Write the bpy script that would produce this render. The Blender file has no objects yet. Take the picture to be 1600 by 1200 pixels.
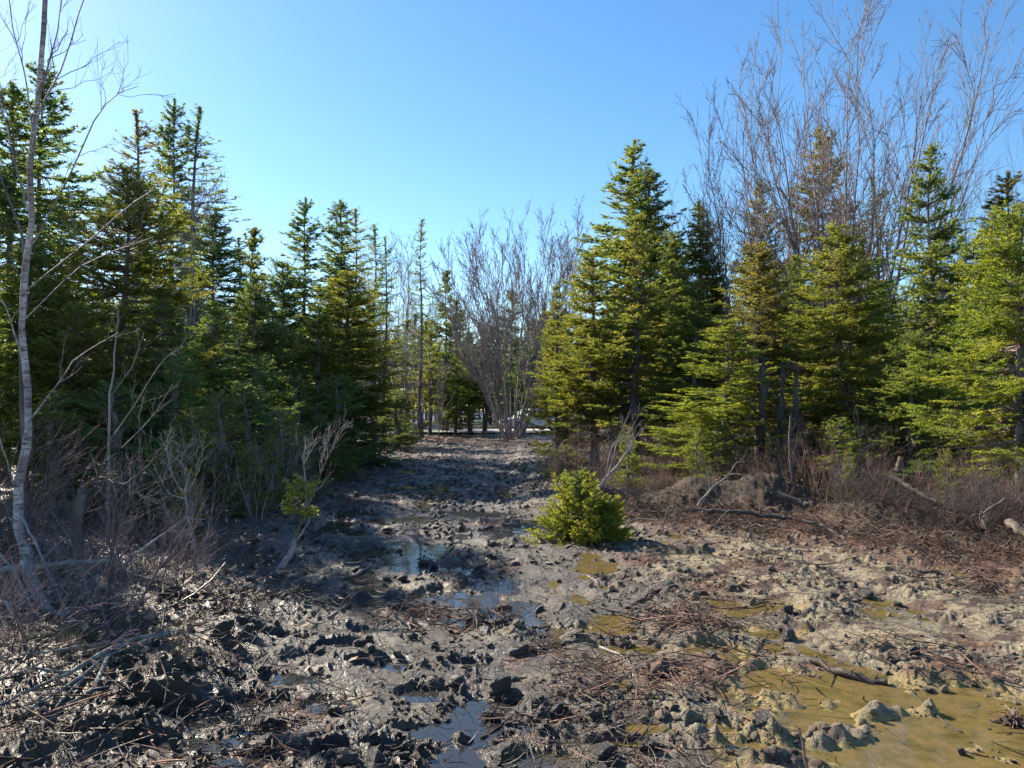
import bpy, math, random
import numpy as np
from mathutils import Vector
sc = bpy.context.scene
COL = sc.collection
# ------------------------------------------------------------------ camera, sky, sun, exposure
CAM_H = 1.7; FPX = 1155.0; PITCH = math.atan(40/FPX)
cam = bpy.data.cameras.new('camera'); camo = bpy.data.objects.new('camera', cam); COL.objects.link(camo)
camo.location = (0, 0, CAM_H); camo.rotation_euler = (math.pi/2 + PITCH, 0, 0)
cam.sensor_width = 36; cam.lens = 36*FPX/1600; cam.clip_end = 3000; cam.clip_start = 0.05
sc.camera = camo
SUN_AZ = math.radians(47); SUN_EL = math.radians(33)      # azimuth measured to the left of the view direction
world = bpy.data.worlds.new('World'); sc.world = world; world.use_nodes = True
wn = world.node_tree.nodes; wl = world.node_tree.links; wn.clear()
sky = wn.new('ShaderNodeTexSky'); sky.sky_type = 'NISHITA'; sky.sun_disc = False
sky.sun_elevation = SUN_EL; sky.sun_rotation = -SUN_AZ; sky.air_density = 1.0; sky.dust_density = 0.18; sky.ozone_density = 2.0
hsv = wn.new('ShaderNodeHueSaturation'); hsv.inputs['Saturation'].default_value = 1.25
bg = wn.new('ShaderNodeBackground'); bg.inputs[1].default_value = 0.09
wo = wn.new('ShaderNodeOutputWorld')
wl.new(sky.outputs[0], hsv.inputs['Color']); wl.new(hsv.outputs[0], bg.inputs[0]); wl.new(bg.outputs[0], wo.inputs[0])
sl = bpy.data.lights.new('sun', 'SUN'); sl.energy = 5.0; sl.angle = math.radians(0.5); sl.color = (1.0, 0.90, 0.74)
slo = bpy.data.objects.new('sun', sl); COL.objects.link(slo)
sdir = Vector((-math.sin(SUN_AZ)*math.cos(SUN_EL), math.cos(SUN_AZ)*math.cos(SUN_EL), math.sin(SUN_EL)))
slo.rotation_euler = sdir.to_track_quat('Z', 'Y').to_euler(); slo.location = (-20, 20, 30)
sc.view_settings.view_transform = 'Standard'; sc.view_settings.look = 'None'
sc.view_settings.gamma = 1.0; sc.view_settings.exposure = 1.32; sc.view_settings.use_curve_mapping = False
sc.render.engine = 'CYCLES'
sc.cycles.max_bounces = 8; sc.cycles.transparent_max_bounces = 12

# ------------------------------------------------------------------ helpers
def P(px, py, Y):
    """world point at depth Y that the photograph shows at pixel px, py"""
    dx, dy, dz = (px-800)/FPX, 1.0, (600-py)/FPX
    c, s = math.cos(PITCH), math.sin(PITCH)
    y2 = dy*c - dz*s; z2 = dy*s + dz*c
    k = Y/y2
    return np.array([dx*k, Y, CAM_H + z2*k])
def PG(px, py, z=0.0):
    """world point on the ground (height z) at a pixel"""
    a = P(px, py, 1.0); d = a - np.array([0, 0, CAM_H])
    k = (z-CAM_H)/d[2]
    return np.array([d[0]*k, k, z])

_rs = np.random.RandomState(7)
_PERM = _rs.permutation(256); _PERM = np.concatenate([_PERM, _PERM])
_ANG = _rs.rand(256)*2*np.pi; _GX = np.cos(_ANG); _GY = np.sin(_ANG)
def perlin(x, y):
    xi = np.floor(x).astype(np.int64); yi = np.floor(y).astype(np.int64)
    xf = x-xi; yf = y-yi; xi &= 255; yi &= 255
    u = xf*xf*xf*(xf*(xf*6-15)+10); v = yf*yf*yf*(yf*(yf*6-15)+10)
    def g(ix, iy, fx, fy):
        h = _PERM[_PERM[ix & 255] + (iy & 255)]
        return _GX[h]*fx + _GY[h]*fy
    a = g(xi, yi, xf, yf); b = g(xi+1, yi, xf-1, yf); c = g(xi, yi+1, xf, yf-1); d = g(xi+1, yi+1, xf-1, yf-1)
    return ((a+(b-a)*u) + ((c+(d-c)*u) - (a+(b-a)*u))*v)*1.5
def fbm(x, y, o=4, g=0.5, ox=0.0):
    r = 0; a = 1.0; f = 1.0
    for k in range(o):
        r = r + a*perlin(x*f+ox+k*17.3, y*f-ox*1.7+k*9.1); a *= g; f *= 2.03
    return r
def sstep(a, b, x):
    t = np.clip((x-a)/(b-a), 0, 1); return t*t*(3-2*t)
def norm(v): return v/np.maximum(np.linalg.norm(v, axis=-1, keepdims=True), 1e-9)

def mesh_np(name, V, F4=None, F3=None, smooth=True, mats=(), midx=None, attrs=None):
    me = bpy.data.meshes.new(name)
    V = np.asarray(V, dtype=np.float32)
    n4 = 0 if F4 is None else len(F4); n3 = 0 if F3 is None else len(F3)
    loops = np.concatenate([np.asarray(F4, np.int32).ravel() if n4 else np.zeros(0, np.int32), np.asarray(F3, np.int32).ravel() if n3 else np.zeros(0, np.int32)])
    me.vertices.add(len(V)); me.vertices.foreach_set('co', V.ravel())
    me.loops.add(len(loops)); me.loops.foreach_set('vertex_index', loops)
    me.polygons.add(n4+n3)
    st = np.concatenate([np.arange(n4)*4, n4*4+np.arange(n3)*3]).astype(np.int32)
    me.polygons.foreach_set('loop_start', st)
    me.update(calc_edges=True)
    if smooth: me.polygons.foreach_set('use_smooth', np.ones(n4+n3, dtype=bool))
    for m in mats: me.materials.append(m)
    if midx is not None: me.polygons.foreach_set('material_index', np.asarray(midx, np.int32))
    if attrs:
        for k, a in attrs.items():
            at = me.attributes.new(k, 'FLOAT', 'POINT'); at.data.foreach_set('value', np.asarray(a, np.float32))
    me.validate()
    return me

class Geo:
    """collects vertices, quads and triangles of ONE object"""
    def __init__(s): s.V = []; s.F4 = []; s.F3 = []; s.n = 0
    def add(s, V, F4=None, F3=None):
        if F4 is not None and len(F4): s.F4.append(np.asarray(F4)+s.n)
        if F3 is not None and len(F3): s.F3.append(np.asarray(F3)+s.n)
        s.V.append(np.asarray(V).reshape(-1, 3)); s.n += len(s.V[-1])
    def tubes(s, Pp, R, S=4, cap=False, rough=0.0, rs=None):
        Pp = np.asarray(Pp, float); R = np.asarray(R, float)
        if Pp.ndim == 2: Pp = Pp[None]; R = R[None]
        B, K, _ = Pp.shape
        if B == 0: return
        T = np.empty_like(Pp); T[:, 1:-1] = Pp[:, 2:]-Pp[:, :-2]; T[:, 0] = Pp[:, 1]-Pp[:, 0]; T[:, -1] = Pp[:, -1]-Pp[:, -2]
        T = norm(T); d = norm(Pp[:, -1]-Pp[:, 0])
        ref = np.where(np.abs(d[:, 2:3]) > 0.8, np.array([[1., 0, 0.1]]), np.array([[0, 0.1, 1.]]))[:, None, :]
        U = norm(np.cross(T, np.broadcast_to(ref, T.shape))); W = np.cross(T, U)
        a = np.arange(S)*2*np.pi/S
        rr = R[:, :, None]*np.ones(S)
        if rough and rs is not None: rr = rr*(1+rough*(rs.rand(B, K, S)-0.5))
        V = Pp[:, :, None, :] + rr[..., None]*(np.cos(a)[None, None, :, None]*U[:, :, None, :] + np.sin(a)[None, None, :, None]*W[:, :, None, :])
        b = np.arange(B)[:, None, None]*K*S; k = np.arange(K-1)[None, :, None]*S; i = np.arange(S)[None, None, :]; j = (i+1) % S
        F = np.stack([b+k+i, b+k+j, b+k+S+j, b+k+S+i], -1).reshape(-1, 4)
        s.add(V.reshape(-1, 3), F)
        if cap:
            for q in range(B):
                for e, kk in ((0, 0), (1, K-1)):
                    ring = V[q, kk]; c = ring.mean(0)
                    idx = np.arange(S); jj = (idx+1) % S
                    f = np.stack([idx, jj, np.full(S, S)], -1) if e else np.stack([jj, idx, np.full(S, S)], -1)
                    s.add(np.vstack([ring, c]), None, f)
    def needles(s, B, D, L, Wd, rs):
        N = len(B); D = norm(D)
        side = norm(np.cross(D, rs.normal(size=(N, 3))))*(Wd*0.5)[:, None] if np.ndim(Wd) else norm(np.cross(D, rs.normal(size=(N, 3))))*(Wd*0.5)
        tip = B + D*(L[:, None] if np.ndim(L) else L)
        V = np.stack([B-side, B+side, tip], 1).reshape(-1, 3)
        s.add(V, None, np.arange(3*N).reshape(-1, 3))
    def tris(s): return sum(len(f) for f in s.F4)*2 + sum(len(f) for f in s.F3)
    def mesh(s, name, mats=(), smooth=True, **k):
        F4 = np.vstack(s.F4) if s.F4 else None; F3 = np.vstack(s.F3) if s.F3 else None
        return mesh_np(name, np.vstack(s.V), F4, F3, smooth, mats, **k)

def tag(o, label=None, cat=None, group=None, kind=None):
    if label: o['label'] = label
    if cat: o['category'] = cat
    if group: o['group'] = group
    if kind: o['kind'] = kind
    return o
def thing(name, label, cat, loc=(0, 0, 0), group=None):
    o = bpy.data.objects.new(name, None); COL.objects.link(o); o.location = [float(v) for v in loc]; o.empty_display_size = 0.2
    return tag(o, label, cat, group)
def ob(name, me, parent=None, kind=None):
    o = bpy.data.objects.new(name, me); COL.objects.link(o)
    if parent: o.parent = parent
    if kind: o['kind'] = kind
    return o

# ------------------------------------------------------------------ materials
def newmat(name):
    m = bpy.data.materials.new(name); m.use_nodes = True; nt = m.node_tree; nt.nodes.clear()
    return m, nt.nodes, nt.links
def nd(N, t, **kw):
    n = N.new(t)
    for k, v in kw.items(): setattr(n, k, v)
    return n
def ramp(N, stops):
    r = N.new('ShaderNodeValToRGB'); e = r.color_ramp.elements
    while len(e) < len(stops): e.new(0.5)
    for q, (p, c) in zip(e, stops): q.position = p; q.color = (*c, 1)
    return r
def noise(N, Lk, scale, detail=4, rough=0.55, coord='Object', vec=None):
    n = N.new('ShaderNodeTexNoise'); n.inputs['Scale'].default_value = scale; n.inputs['Detail'].default_value = detail; n.inputs['Roughness'].default_value = rough
    if vec is None:
        t = N.new('ShaderNodeTexCoord'); Lk.new(t.outputs[coord], n.inputs['Vector'])
    else: Lk.new(vec, n.inputs['Vector'])
    return n
def mixc(N, Lk, fac, a, b, mode='MIX'):
    m = N.new('ShaderNodeMix'); m.data_type = 'RGBA'; m.blend_type = mode
    for k, v in ((0, fac), (6, a), (7, b)):
        if isinstance(v, (int, float)): m.inputs[k].default_value = v
        elif isinstance(v, tuple): m.inputs[k].default_value = (*v, 1)
        else: Lk.new(v, m.inputs[k])
    return m.outputs[2]

def mat_needles(name, cols, trans, tfac=0.4, rnd=0.45):
    m, N, L = newmat(name)
    n = noise(N, L, 1.6, 3)
    r = ramp(N, [(0.3, cols[0]), (0.5, cols[1]), (0.72, cols[2])]); L.new(n.outputs[0], r.inputs[0])
    g = N.new('ShaderNodeNewGeometry')
    mp = nd(N, 'ShaderNodeMapRange'); mp.inputs[3].default_value = 1-rnd; mp.inputs[4].default_value = 1+rnd; L.new(g.outputs['Random Per Island'], mp.inputs[0])
    sc_ = N.new('ShaderNodeVectorMath'); sc_.operation = 'SCALE'; L.new(r.outputs[0], sc_.inputs[0]); L.new(mp.outputs[0], sc_.inputs['Scale'])
    oi = N.new('ShaderNodeObjectInfo')
    c = mixc(N, L, 1.0, sc_.outputs[0], oi.outputs['Color'], 'MULTIPLY')
    d = N.new('ShaderNodeBsdfPrincipled'); d.inputs['Roughness'].default_value = 0.5; d.inputs['Specular IOR Level'].default_value = 0.3; L.new(c, d.inputs['Base Color'])
    t = N.new('ShaderNodeBsdfTranslucent'); tc = mixc(N, L, 1.0, c, trans, 'MULTIPLY'); L.new(tc, t.inputs[0])
    mx = N.new('ShaderNodeMixShader'); mx.inputs[0].default_value = tfac; L.new(d.outputs[0], mx.inputs[1]); L.new(t.outputs[0], mx.inputs[2])
    o = N.new('ShaderNodeOutputMaterial'); L.new(mx.outputs[0], o.inputs[0])
    return m
M_FIR = mat_needles('fir_needles', [(0.072, 0.098, 0.045), (0.120, 0.135, 0.052), (0.175, 0.165, 0.066)], (2.6, 2.45, 1.05), 0.48)
M_DEADN = mat_needles('dead_needles', [(0.12, 0.07, 0.03), (0.2, 0.11, 0.05), (0.26, 0.16, 0.07)], (1.3, 1.2, 0.9), 0.3)

def mat_bark(name, ca, cb, cc=None, scale=6, stretch=(1, 1, 0.25), bump=0.4, rough=0.85, rnd=0.0):
    m, N, L = newmat(name)
    t = N.new('ShaderNodeTexCoord'); mp = N.new('ShaderNodeMapping'); mp.inputs['Scale'].default_value = stretch; L.new(t.outputs['Object'], mp.inputs[0])
    n = noise(N, L, scale, 6, 0.65, vec=mp.outputs[0])
    r = ramp(N, [(0.35, ca), (0.6, cb)] + ([(0.72, cc)] if cc else [])); L.new(n.outputs[0], r.inputs[0])
    oi = N.new('ShaderNodeObjectInfo'); c = mixc(N, L, 1.0, r.outputs[0], oi.outputs['Color'], 'MULTIPLY')
    if rnd:
        ge = N.new('ShaderNodeNewGeometry'); mr = nd(N, 'ShaderNodeMapRange'); mr.inputs[3].default_value = 1-rnd; mr.inputs[4].default_value = 1+rnd; L.new(ge.outputs['Random Per Island'], mr.inputs[0])
        sv = N.new('ShaderNodeVectorMath'); sv.operation = 'SCALE'; L.new(c, sv.inputs[0]); L.new(mr.outputs[0], sv.inputs['Scale']); c = sv.outputs[0]
    n2 = noise(N, L, scale*6, 4, 0.6, vec=mp.outputs[0])
    b = N.new('ShaderNodeBump'); b.inputs['Strength'].default_value = bump; b.inputs['Distance'].default_value = 0.02; L.new(n2.outputs[0], b.inputs['Height'])
    p = N.new('ShaderNodeBsdfPrincipled'); p.inputs['Roughness'].default_value = rough; p.inputs['Specular IOR Level'].default_value = 0.25
    L.new(c, p.inputs['Base Color']); L.new(b.outputs[0], p.inputs['Normal'])
    o = N.new('ShaderNodeOutputMaterial'); L.new(p.outputs[0], o.inputs[0])
    return m
M_SBARK = mat_bark('spruce_bark', (0.07, 0.055, 0.05), (0.17, 0.15, 0.14), (0.27, 0.28, 0.24))
M_GBARK = mat_bark('grey_bark', (0.15, 0.13, 0.13), (0.27, 0.245, 0.24), (0.36, 0.34, 0.32), 8, rnd=.3)
M_TWIG = mat_bark('twig_bark', (0.12, 0.085, 0.085), (0.21, 0.165, 0.16), (0.30, 0.26, 0.24), 9, (1, 1, 1), 0.1)
M_SHRUB = mat_bark('shrub_bark', (0.11, 0.07, 0.075), (0.21, 0.15, 0.155), (0.33, 0.27, 0.25), 3, (1, 1, 1), 0.1, rnd=.6)
M_WOOD = mat_bark('dead_wood', (0.13, 0.10, 0.08), (0.30, 0.25, 0.21), (0.42, 0.39, 0.34), 10, (1, 1, 1), 0.5)
M_LICHEN = mat_bark('lichen_wood', (0.14, 0.12, 0.11), (0.36, 0.37, 0.34), (0.50, 0.54, 0.48), 14, (1, 1, 1), 0.6)
M_DARKW = mat_bark('wet_dark_wood', (0.03, 0.022, 0.018), (0.07, 0.05, 0.04), (0.15, 0.12, 0.10), 12, (1, 1, 1), 0.5, 0.5)
M_REDW = mat_bark('red_root_wood', (0.07, 0.035, 0.025), (0.19, 0.11, 0.08), (0.36, 0.26, 0.19), 3, (1, 1, 1), 0.2, rnd=.6)
M_SPLIT = mat_bark('split_orange_wood', (0.20, 0.09, 0.04), (0.42, 0.24, 0.12), (0.55, 0.38, 0.22), 18, (1, 1, 0.15), 0.5)
M_MOSSW = mat_bark('mossy_wood', (0.05, 0.05, 0.02), (0.13, 0.12, 0.05), (0.22, 0.20, 0.10), 7, (1, 1, 1), 0.6)

def mat_birch():
    m, N, L = newmat('birch_bark')
    t = N.new('ShaderNodeTexCoord'); mp = N.new('ShaderNodeMapping'); mp.inputs['Scale'].default_value = (1, 1, 5); L.new(t.outputs['Object'], mp.inputs[0])
    n = noise(N, L, 9, 5, 0.7, vec=mp.outputs[0]); n2 = noise(N, L, 2.2, 3)
    r = ramp(N, [(0.38, (0.12, 0.085, 0.08)), (0.47, (0.38, 0.32, 0.30)), (0.6, (0.62, 0.57, 0.53))]); L.new(n.outputs[0], r.inputs[0])
    r2 = ramp(N, [(0.42, (0.45, 0.38, 0.38)), (0.58, (1, 1, 1))]); L.new(n2.outputs[0], r2.inputs[0])
    c = mixc(N, L, 0.9, r.outputs[0], r2.outputs[0], 'MULTIPLY')
    b = N.new('ShaderNodeBump'); b.inputs['Strength'].default_value = 0.5; b.inputs['Distance'].default_value = 0.01; L.new(n.outputs[0], b.inputs['Height'])
    p = N.new('ShaderNodeBsdfPrincipled'); p.inputs['Roughness'].default_value = 0.7; L.new(c, p.inputs['Base Color']); L.new(b.outputs[0], p.inputs['Normal'])
    o = N.new('ShaderNodeOutputMaterial'); L.new(p.outputs[0], o.inputs[0]); return m
M_BIRCH = mat_birch()

def mat_ground():
    m, N, L = newmat('churned_mud')
    def at(k):
        a = N.new('ShaderNodeAttribute'); a.attribute_name = k; return a.outputs['Fac']
    wet, red, silt, floor = at('wet'), at('red'), at('silt'), at('litter')
    n1 = noise(N, L, 3.5, 6, 0.65); n2 = noise(N, L, 22, 5, 0.7); n3 = noise(N, L, 90, 4, 0.7)
    dry = ramp(N, [(0.3, (0.14, 0.108, 0.068)), (0.5, (0.27, 0.22, 0.145)), (0.72, (0.42, 0.36, 0.245))]); L.new(n2.outputs[0], dry.inputs[0])
    wetc = ramp(N, [(0.33, (0.018, 0.014, 0.012)), (0.52, (0.052, 0.044, 0.040)), (0.75, (0.13, 0.113, 0.10))]); L.new(n2.outputs[0], wetc.inputs[0])
    redc = ramp(N, [(0.36, (0.030, 0.011, 0.008)), (0.52, (0.135, 0.058, 0.036)), (0.72, (0.31, 0.165, 0.10))]); L.new(n2.outputs[0], redc.inputs[0])
    siltc = ramp(N, [(0.35, (0.15, 0.12, 0.045)), (0.55, (0.30, 0.22, 0.075)), (0.75, (0.44, 0.31, 0.11))]); 
    ns = noise(N, L, 7, 6, 0.7); L.new(ns.outputs[0], siltc.inputs[0])
    litc = ramp(N, [(0.3, (0.022, 0.017, 0.013)), (0.5, (0.065, 0.043, 0.028)), (0.75, (0.16, 0.105, 0.065))]); L.new(n3.outputs[0], litc.inputs[0])
    c = mixc(N, L, wet, dry.outputs[0], wetc.outputs[0])
    pk = ramp(N, [(0.49, (0, 0, 0)), (0.57, (.92, .92, .92))]); L.new(n1.outputs[0], pk.inputs[0]); c = mixc(N, L, pk.outputs[0], c, mixc(N, L, n3.outputs[0], (0.015, 0.009, 0.007), (0.085, 0.055, 0.045)))
    c = mixc(N, L, red, c, redc.outputs[0])
    c = mixc(N, L, floor, c, litc.outputs[0]); c = mixc(N, L, silt, c, siltc.outputs[0])
    # roughness: wet mud shines
    ro = nd(N, 'ShaderNodeMapRange'); L.new(wet, ro.inputs[0]); ro.inputs[3].default_value = 0.9; ro.inputs[4].default_value = 0.30
    ad = N.new('ShaderNodeMath'); ad.operation = 'MULTIPLY_ADD'; L.new(n2.outputs[0], ad.inputs[0]); ad.inputs[1].default_value = 0.35; L.new(ro.outputs[0], ad.inputs[2])
    sb = N.new('ShaderNodeMath'); sb.operation = 'SUBTRACT'; sb.use_clamp = True; L.new(ad.outputs[0], sb.inputs[0]); sb.inputs[1].default_value = 0.15
    am = N.new('ShaderNodeMath'); am.operation = 'MULTIPLY_ADD'; L.new(n3.outputs[0], am.inputs[0]); am.inputs[1].default_value = 0.35; L.new(n2.outputs[0], am.inputs[2])
    b = N.new('ShaderNodeBump'); b.inputs['Strength'].default_value = 0.9; b.inputs['Distance'].default_value = 0.045; L.new(am.outputs[0], b.inputs['Height'])
    p = N.new('ShaderNodeBsdfPrincipled'); L.new(c, p.inputs['Base Color']); L.new(sb.outputs[0], p.inputs['Roughness']); L.new(b.outputs[0], p.inputs['Normal'])
    p.inputs['Specular IOR Level'].default_value = 0.45
    o = N.new('ShaderNodeOutputMaterial'); L.new(p.outputs[0], o.inputs[0]); return m
M_GROUND = mat_ground()
def mat_simple(name, stops, scale, rough, spec=0.3, bump=0.5, rnd=0.0):
    m, N, L = newmat(name)
    n = noise(N, L, scale, 5, 0.65); r = ramp(N, stops); L.new(n.outputs[0], r.inputs[0]); c = r.outputs[0]
    if rnd:
        g = N.new('ShaderNodeNewGeometry'); mp = nd(N, 'ShaderNodeMapRange'); mp.inputs[3].default_value = 1-rnd; mp.inputs[4].default_value = 1+rnd; L.new(g.outputs['Random Per Island'], mp.inputs[0])
        s_ = N.new('ShaderNodeVectorMath'); s_.operation = 'SCALE'; L.new(c, s_.inputs[0]); L.new(mp.outputs[0], s_.inputs['Scale']); c = s_.outputs[0]
    p = N.new('ShaderNodeBsdfPrincipled'); p.inputs['Roughness'].default_value = rough; p.inputs['Specular IOR Level'].default_value = spec; L.new(c, p.inputs['Base Color'])
    if bump:
        n2 = noise(N, L, scale*4, 4); b = N.new('ShaderNodeBump'); b.inputs['Strength'].default_value = bump; b.inputs['Distance'].default_value = 0.02; L.new(n2.outputs[0], b.inputs['Height']); L.new(b.outputs[0], p.inputs['Normal'])
    o = N.new('ShaderNodeOutputMaterial'); L.new(p.outputs[0], o.inputs[0]); return m
M_CLODW = mat_simple('wet_clods', [(0.35, (0.022, 0.016, 0.013)), (0.52, (0.06, 0.048, 0.041)), (0.72, (0.15, 0.125, 0.108))], 14, 0.36, 0.5, 0.8, 0.4)
M_CLODD = mat_simple('drying_clods', [(0.35, (0.11, 0.082, 0.055)), (0.55, (0.24, 0.19, 0.13)), (0.75, (0.38, 0.32, 0.22))], 14, 0.8, 0.3, 0.8, 0.4)
M_LEAF = mat_simple('dead_leaves', [(0.35, (0.10, 0.05, 0.03)), (0.55, (0.25, 0.15, 0.09)), (0.75, (0.42, 0.31, 0.2))], 3, 0.7, 0.3, 0, 0.6)
M_GRASS = mat_simple('dead_grass', [(0.35, (0.14, 0.10, 0.06)), (0.55, (0.26, 0.19, 0.11)), (0.75, (0.38, 0.29, 0.17))], 2, 0.7, 0.3, 0, 0.5)
M_GRAVEL = mat_simple('pale_gravel', [(0.35, (0.34, 0.32, 0.29)), (0.6, (0.55, 0.52, 0.48))], 12, 0.9)
def mat_water():
    """silty water: ochre on the right of the clearing, grey and thinner on the left"""
    m, N, L = newmat('puddle_water')
    t = N.new('ShaderNodeTexCoord'); sx = N.new('ShaderNodeSeparateXYZ'); L.new(t.outputs['Object'], sx.inputs[0])
    n0 = noise(N, L, 1.8, 4); a = N.new('ShaderNodeMath'); a.operation = 'MULTIPLY_ADD'; L.new(n0.outputs[0], a.inputs[0]); a.inputs[1].default_value = 1.2; L.new(sx.outputs[0], a.inputs[2])
    mr = nd(N, 'ShaderNodeMapRange'); mr.interpolation_type = 'SMOOTHSTEP'; L.new(a.outputs[0], mr.inputs[0]); mr.inputs[1].default_value = 0.55; mr.inputs[2].default_value = 1.25
    n1 = noise(N, L, 7, 8, 0.78); oc = ramp(N, [(0.3, (0.09, 0.07, 0.025)), (0.46, (0.20, 0.155, 0.055)), (0.58, (0.30, 0.20, 0.08)), (0.7, (0.15, 0.13, 0.06))]); L.new(n1.outputs[0], oc.inputs[0])
    c = mixc(N, L, mr.outputs[0], (0.09, 0.085, 0.08), oc.outputs[0])
    n = noise(N, L, 6, 3); b = N.new('ShaderNodeBump'); b.inputs['Strength'].default_value = 0.06; b.inputs['Distance'].default_value = 0.02; L.new(n.outputs[0], b.inputs['Height'])
    f = N.new('ShaderNodeFresnel'); f.inputs[0].default_value = 1.33; L.new(b.outputs[0], f.inputs['Normal'])
    g = N.new('ShaderNodeBsdfGlossy'); g.inputs['Roughness'].default_value = 0.03; g.inputs[0].default_value = (1, 1, 1, 1); L.new(b.outputs[0], g.inputs['Normal'])
    d = N.new('ShaderNodeBsdfDiffuse'); L.new(c, d.inputs[0])
    tr = N.new('ShaderNodeBsdfTransparent'); tr.inputs[0].default_value = (0.93, 0.88, 0.74, 1)
    tb = nd(N, 'ShaderNodeMapRange'); L.new(mr.outputs[0], tb.inputs[0]); tb.inputs[3].default_value = 0.35; tb.inputs[4].default_value = 0.55
    m1 = N.new('ShaderNodeMixShader'); L.new(tb.outputs[0], m1.inputs[0]); L.new(tr.outputs[0], m1.inputs[1]); L.new(d.outputs[0], m1.inputs[2])
    mx = N.new('ShaderNodeMixShader'); L.new(f.outputs[0], mx.inputs[0]); L.new(m1.outputs[0], mx.inputs[1]); L.new(g.outputs[0], mx.inputs[2])
    o = N.new('ShaderNodeOutputMaterial'); L.new(mx.outputs[0], o.inputs[0]); return m
M_WATER = mat_water()
def mat_plain(name, col, rough=0.5, metal=0.0, coat=0.0):
    m, N, L = newmat(name)
    n = noise(N, L, 8, 3); r = ramp(N, [(0.3, tuple(v*0.85 for v in col)), (0.7, col)]); L.new(n.outputs[0], r.inputs[0])
    p = N.new('ShaderNodeBsdfPrincipled'); p.inputs['Roughness'].default_value = rough; p.inputs['Metallic'].default_value = metal; p.inputs['Coat Weight'].default_value = coat
    L.new(r.outputs[0], p.inputs['Base Color']); o = N.new('ShaderNodeOutputMaterial'); L.new(p.outputs[0], o.inputs[0]); return m

# ------------------------------------------------------------------ ground
LE = ([-5, 3, 5, 6, 8, 9.4, 12.3, 17.8, 33, 46, 60], [-1.7, -1.7, -2.1, -2.5, -2.55, -2.6, -3.2, -3.9, -5.2, -6.5, -7])
RE = ([-5, 4, 6, 8.6, 11, 12.2, 13, 17, 33, 42, 46, 60], [14, 12, 9, 6, 4.3, 2.2, 0.6, 0.5, 0.3, 0.4, 3, 5])
def left_edge(y): return np.interp(y, *LE)
def right_edge(y): return np.interp(y, *RE)
POOLS = []   # x, y, rx, ry, depth, silt
def pool(px, py, rpx, rpy, dep, silt):
    c = PG(px, py); e = PG(px+rpx, py); a = PG(px, py-rpy); b = PG(px, py+rpy)
    POOLS.append((c[0], (a[1]+b[1])/2, abs(e[0]-c[0]), abs(a[1]-b[1])/2, dep, silt))
for a in [(1440, 1128, 235, 66, .10, 1), (1210, 1060, 60, 20, .07, 1), (1340, 1185, 170, 36, .09, 1), (1130, 1020, 45, 14, .06, 1), (920, 985, 60, 7, .06, 1), (980, 1012, 80, 6, .055, 1), (1200, 988, 55, 8, .05, 1), (950, 918, 22, 5, .05, 1), (1180, 950, 60, 9, .045, 1),
          (585, 920, 45, 7, .06, .8), (655, 872, 46, 26, .07, 0), (560, 800, 45, 6, .06, 0), (620, 812, 60, 6, .06, 0), (570, 860, 45, 9, .06, 0), (690, 930, 40, 10, .06, .1), (750, 965, 16, 14, .05, 0), (660, 1085, 38, 13, .08, .1), (760, 1100, 55, 12, .08, 0), (655, 1140, 48, 11, .08, .3), (520, 1100, 40, 16, .06, .5), (385, 1190, 55, 14, .07, 0), (520, 1185, 30, 14, .07, 0), (855, 1130, 40, 9, .07, 0), (960, 1162, 46, 9, .07, 0), (850, 1190, 60, 14, .06, .4),
          (270, 1120, 80, 14, .05, 0), (440, 1060, 60, 12, .05, 0), (590, 1040, 50, 10, .05, 0), (430, 1010, 50, 8, .05, 0), (540, 1010, 60, 8, .05, 0), (560, 940, 70, 8, .05, 0), (450, 1140, 60, 12, .05, 0), (740, 1040, 30, 8, .05, 0), (520, 830, 60, 6, .05, 0), (640, 760, 50, 4, .05, 0), (700, 890, 50, 8, .05, 0), (400, 1100, 50, 10, .05, 0), (600, 1180, 40, 10, .05, 0), (300, 1160, 80, 14, .05, 0), (850, 1010, 30, 20, .05, .1), (1110, 1135, 30, 10, .05, .2), (700, 770, 40, 4, .05, 0), (730, 800, 50, 4, .05, 0), (820, 850, 40, 5, .05, .1), (610, 985, 50, 7, .05, 0), (1075, 868, 50, 5, .04, .7), (740, 865, 25, 5, .05, 0)]:
    pool(*a)
WL = -0.017
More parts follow.
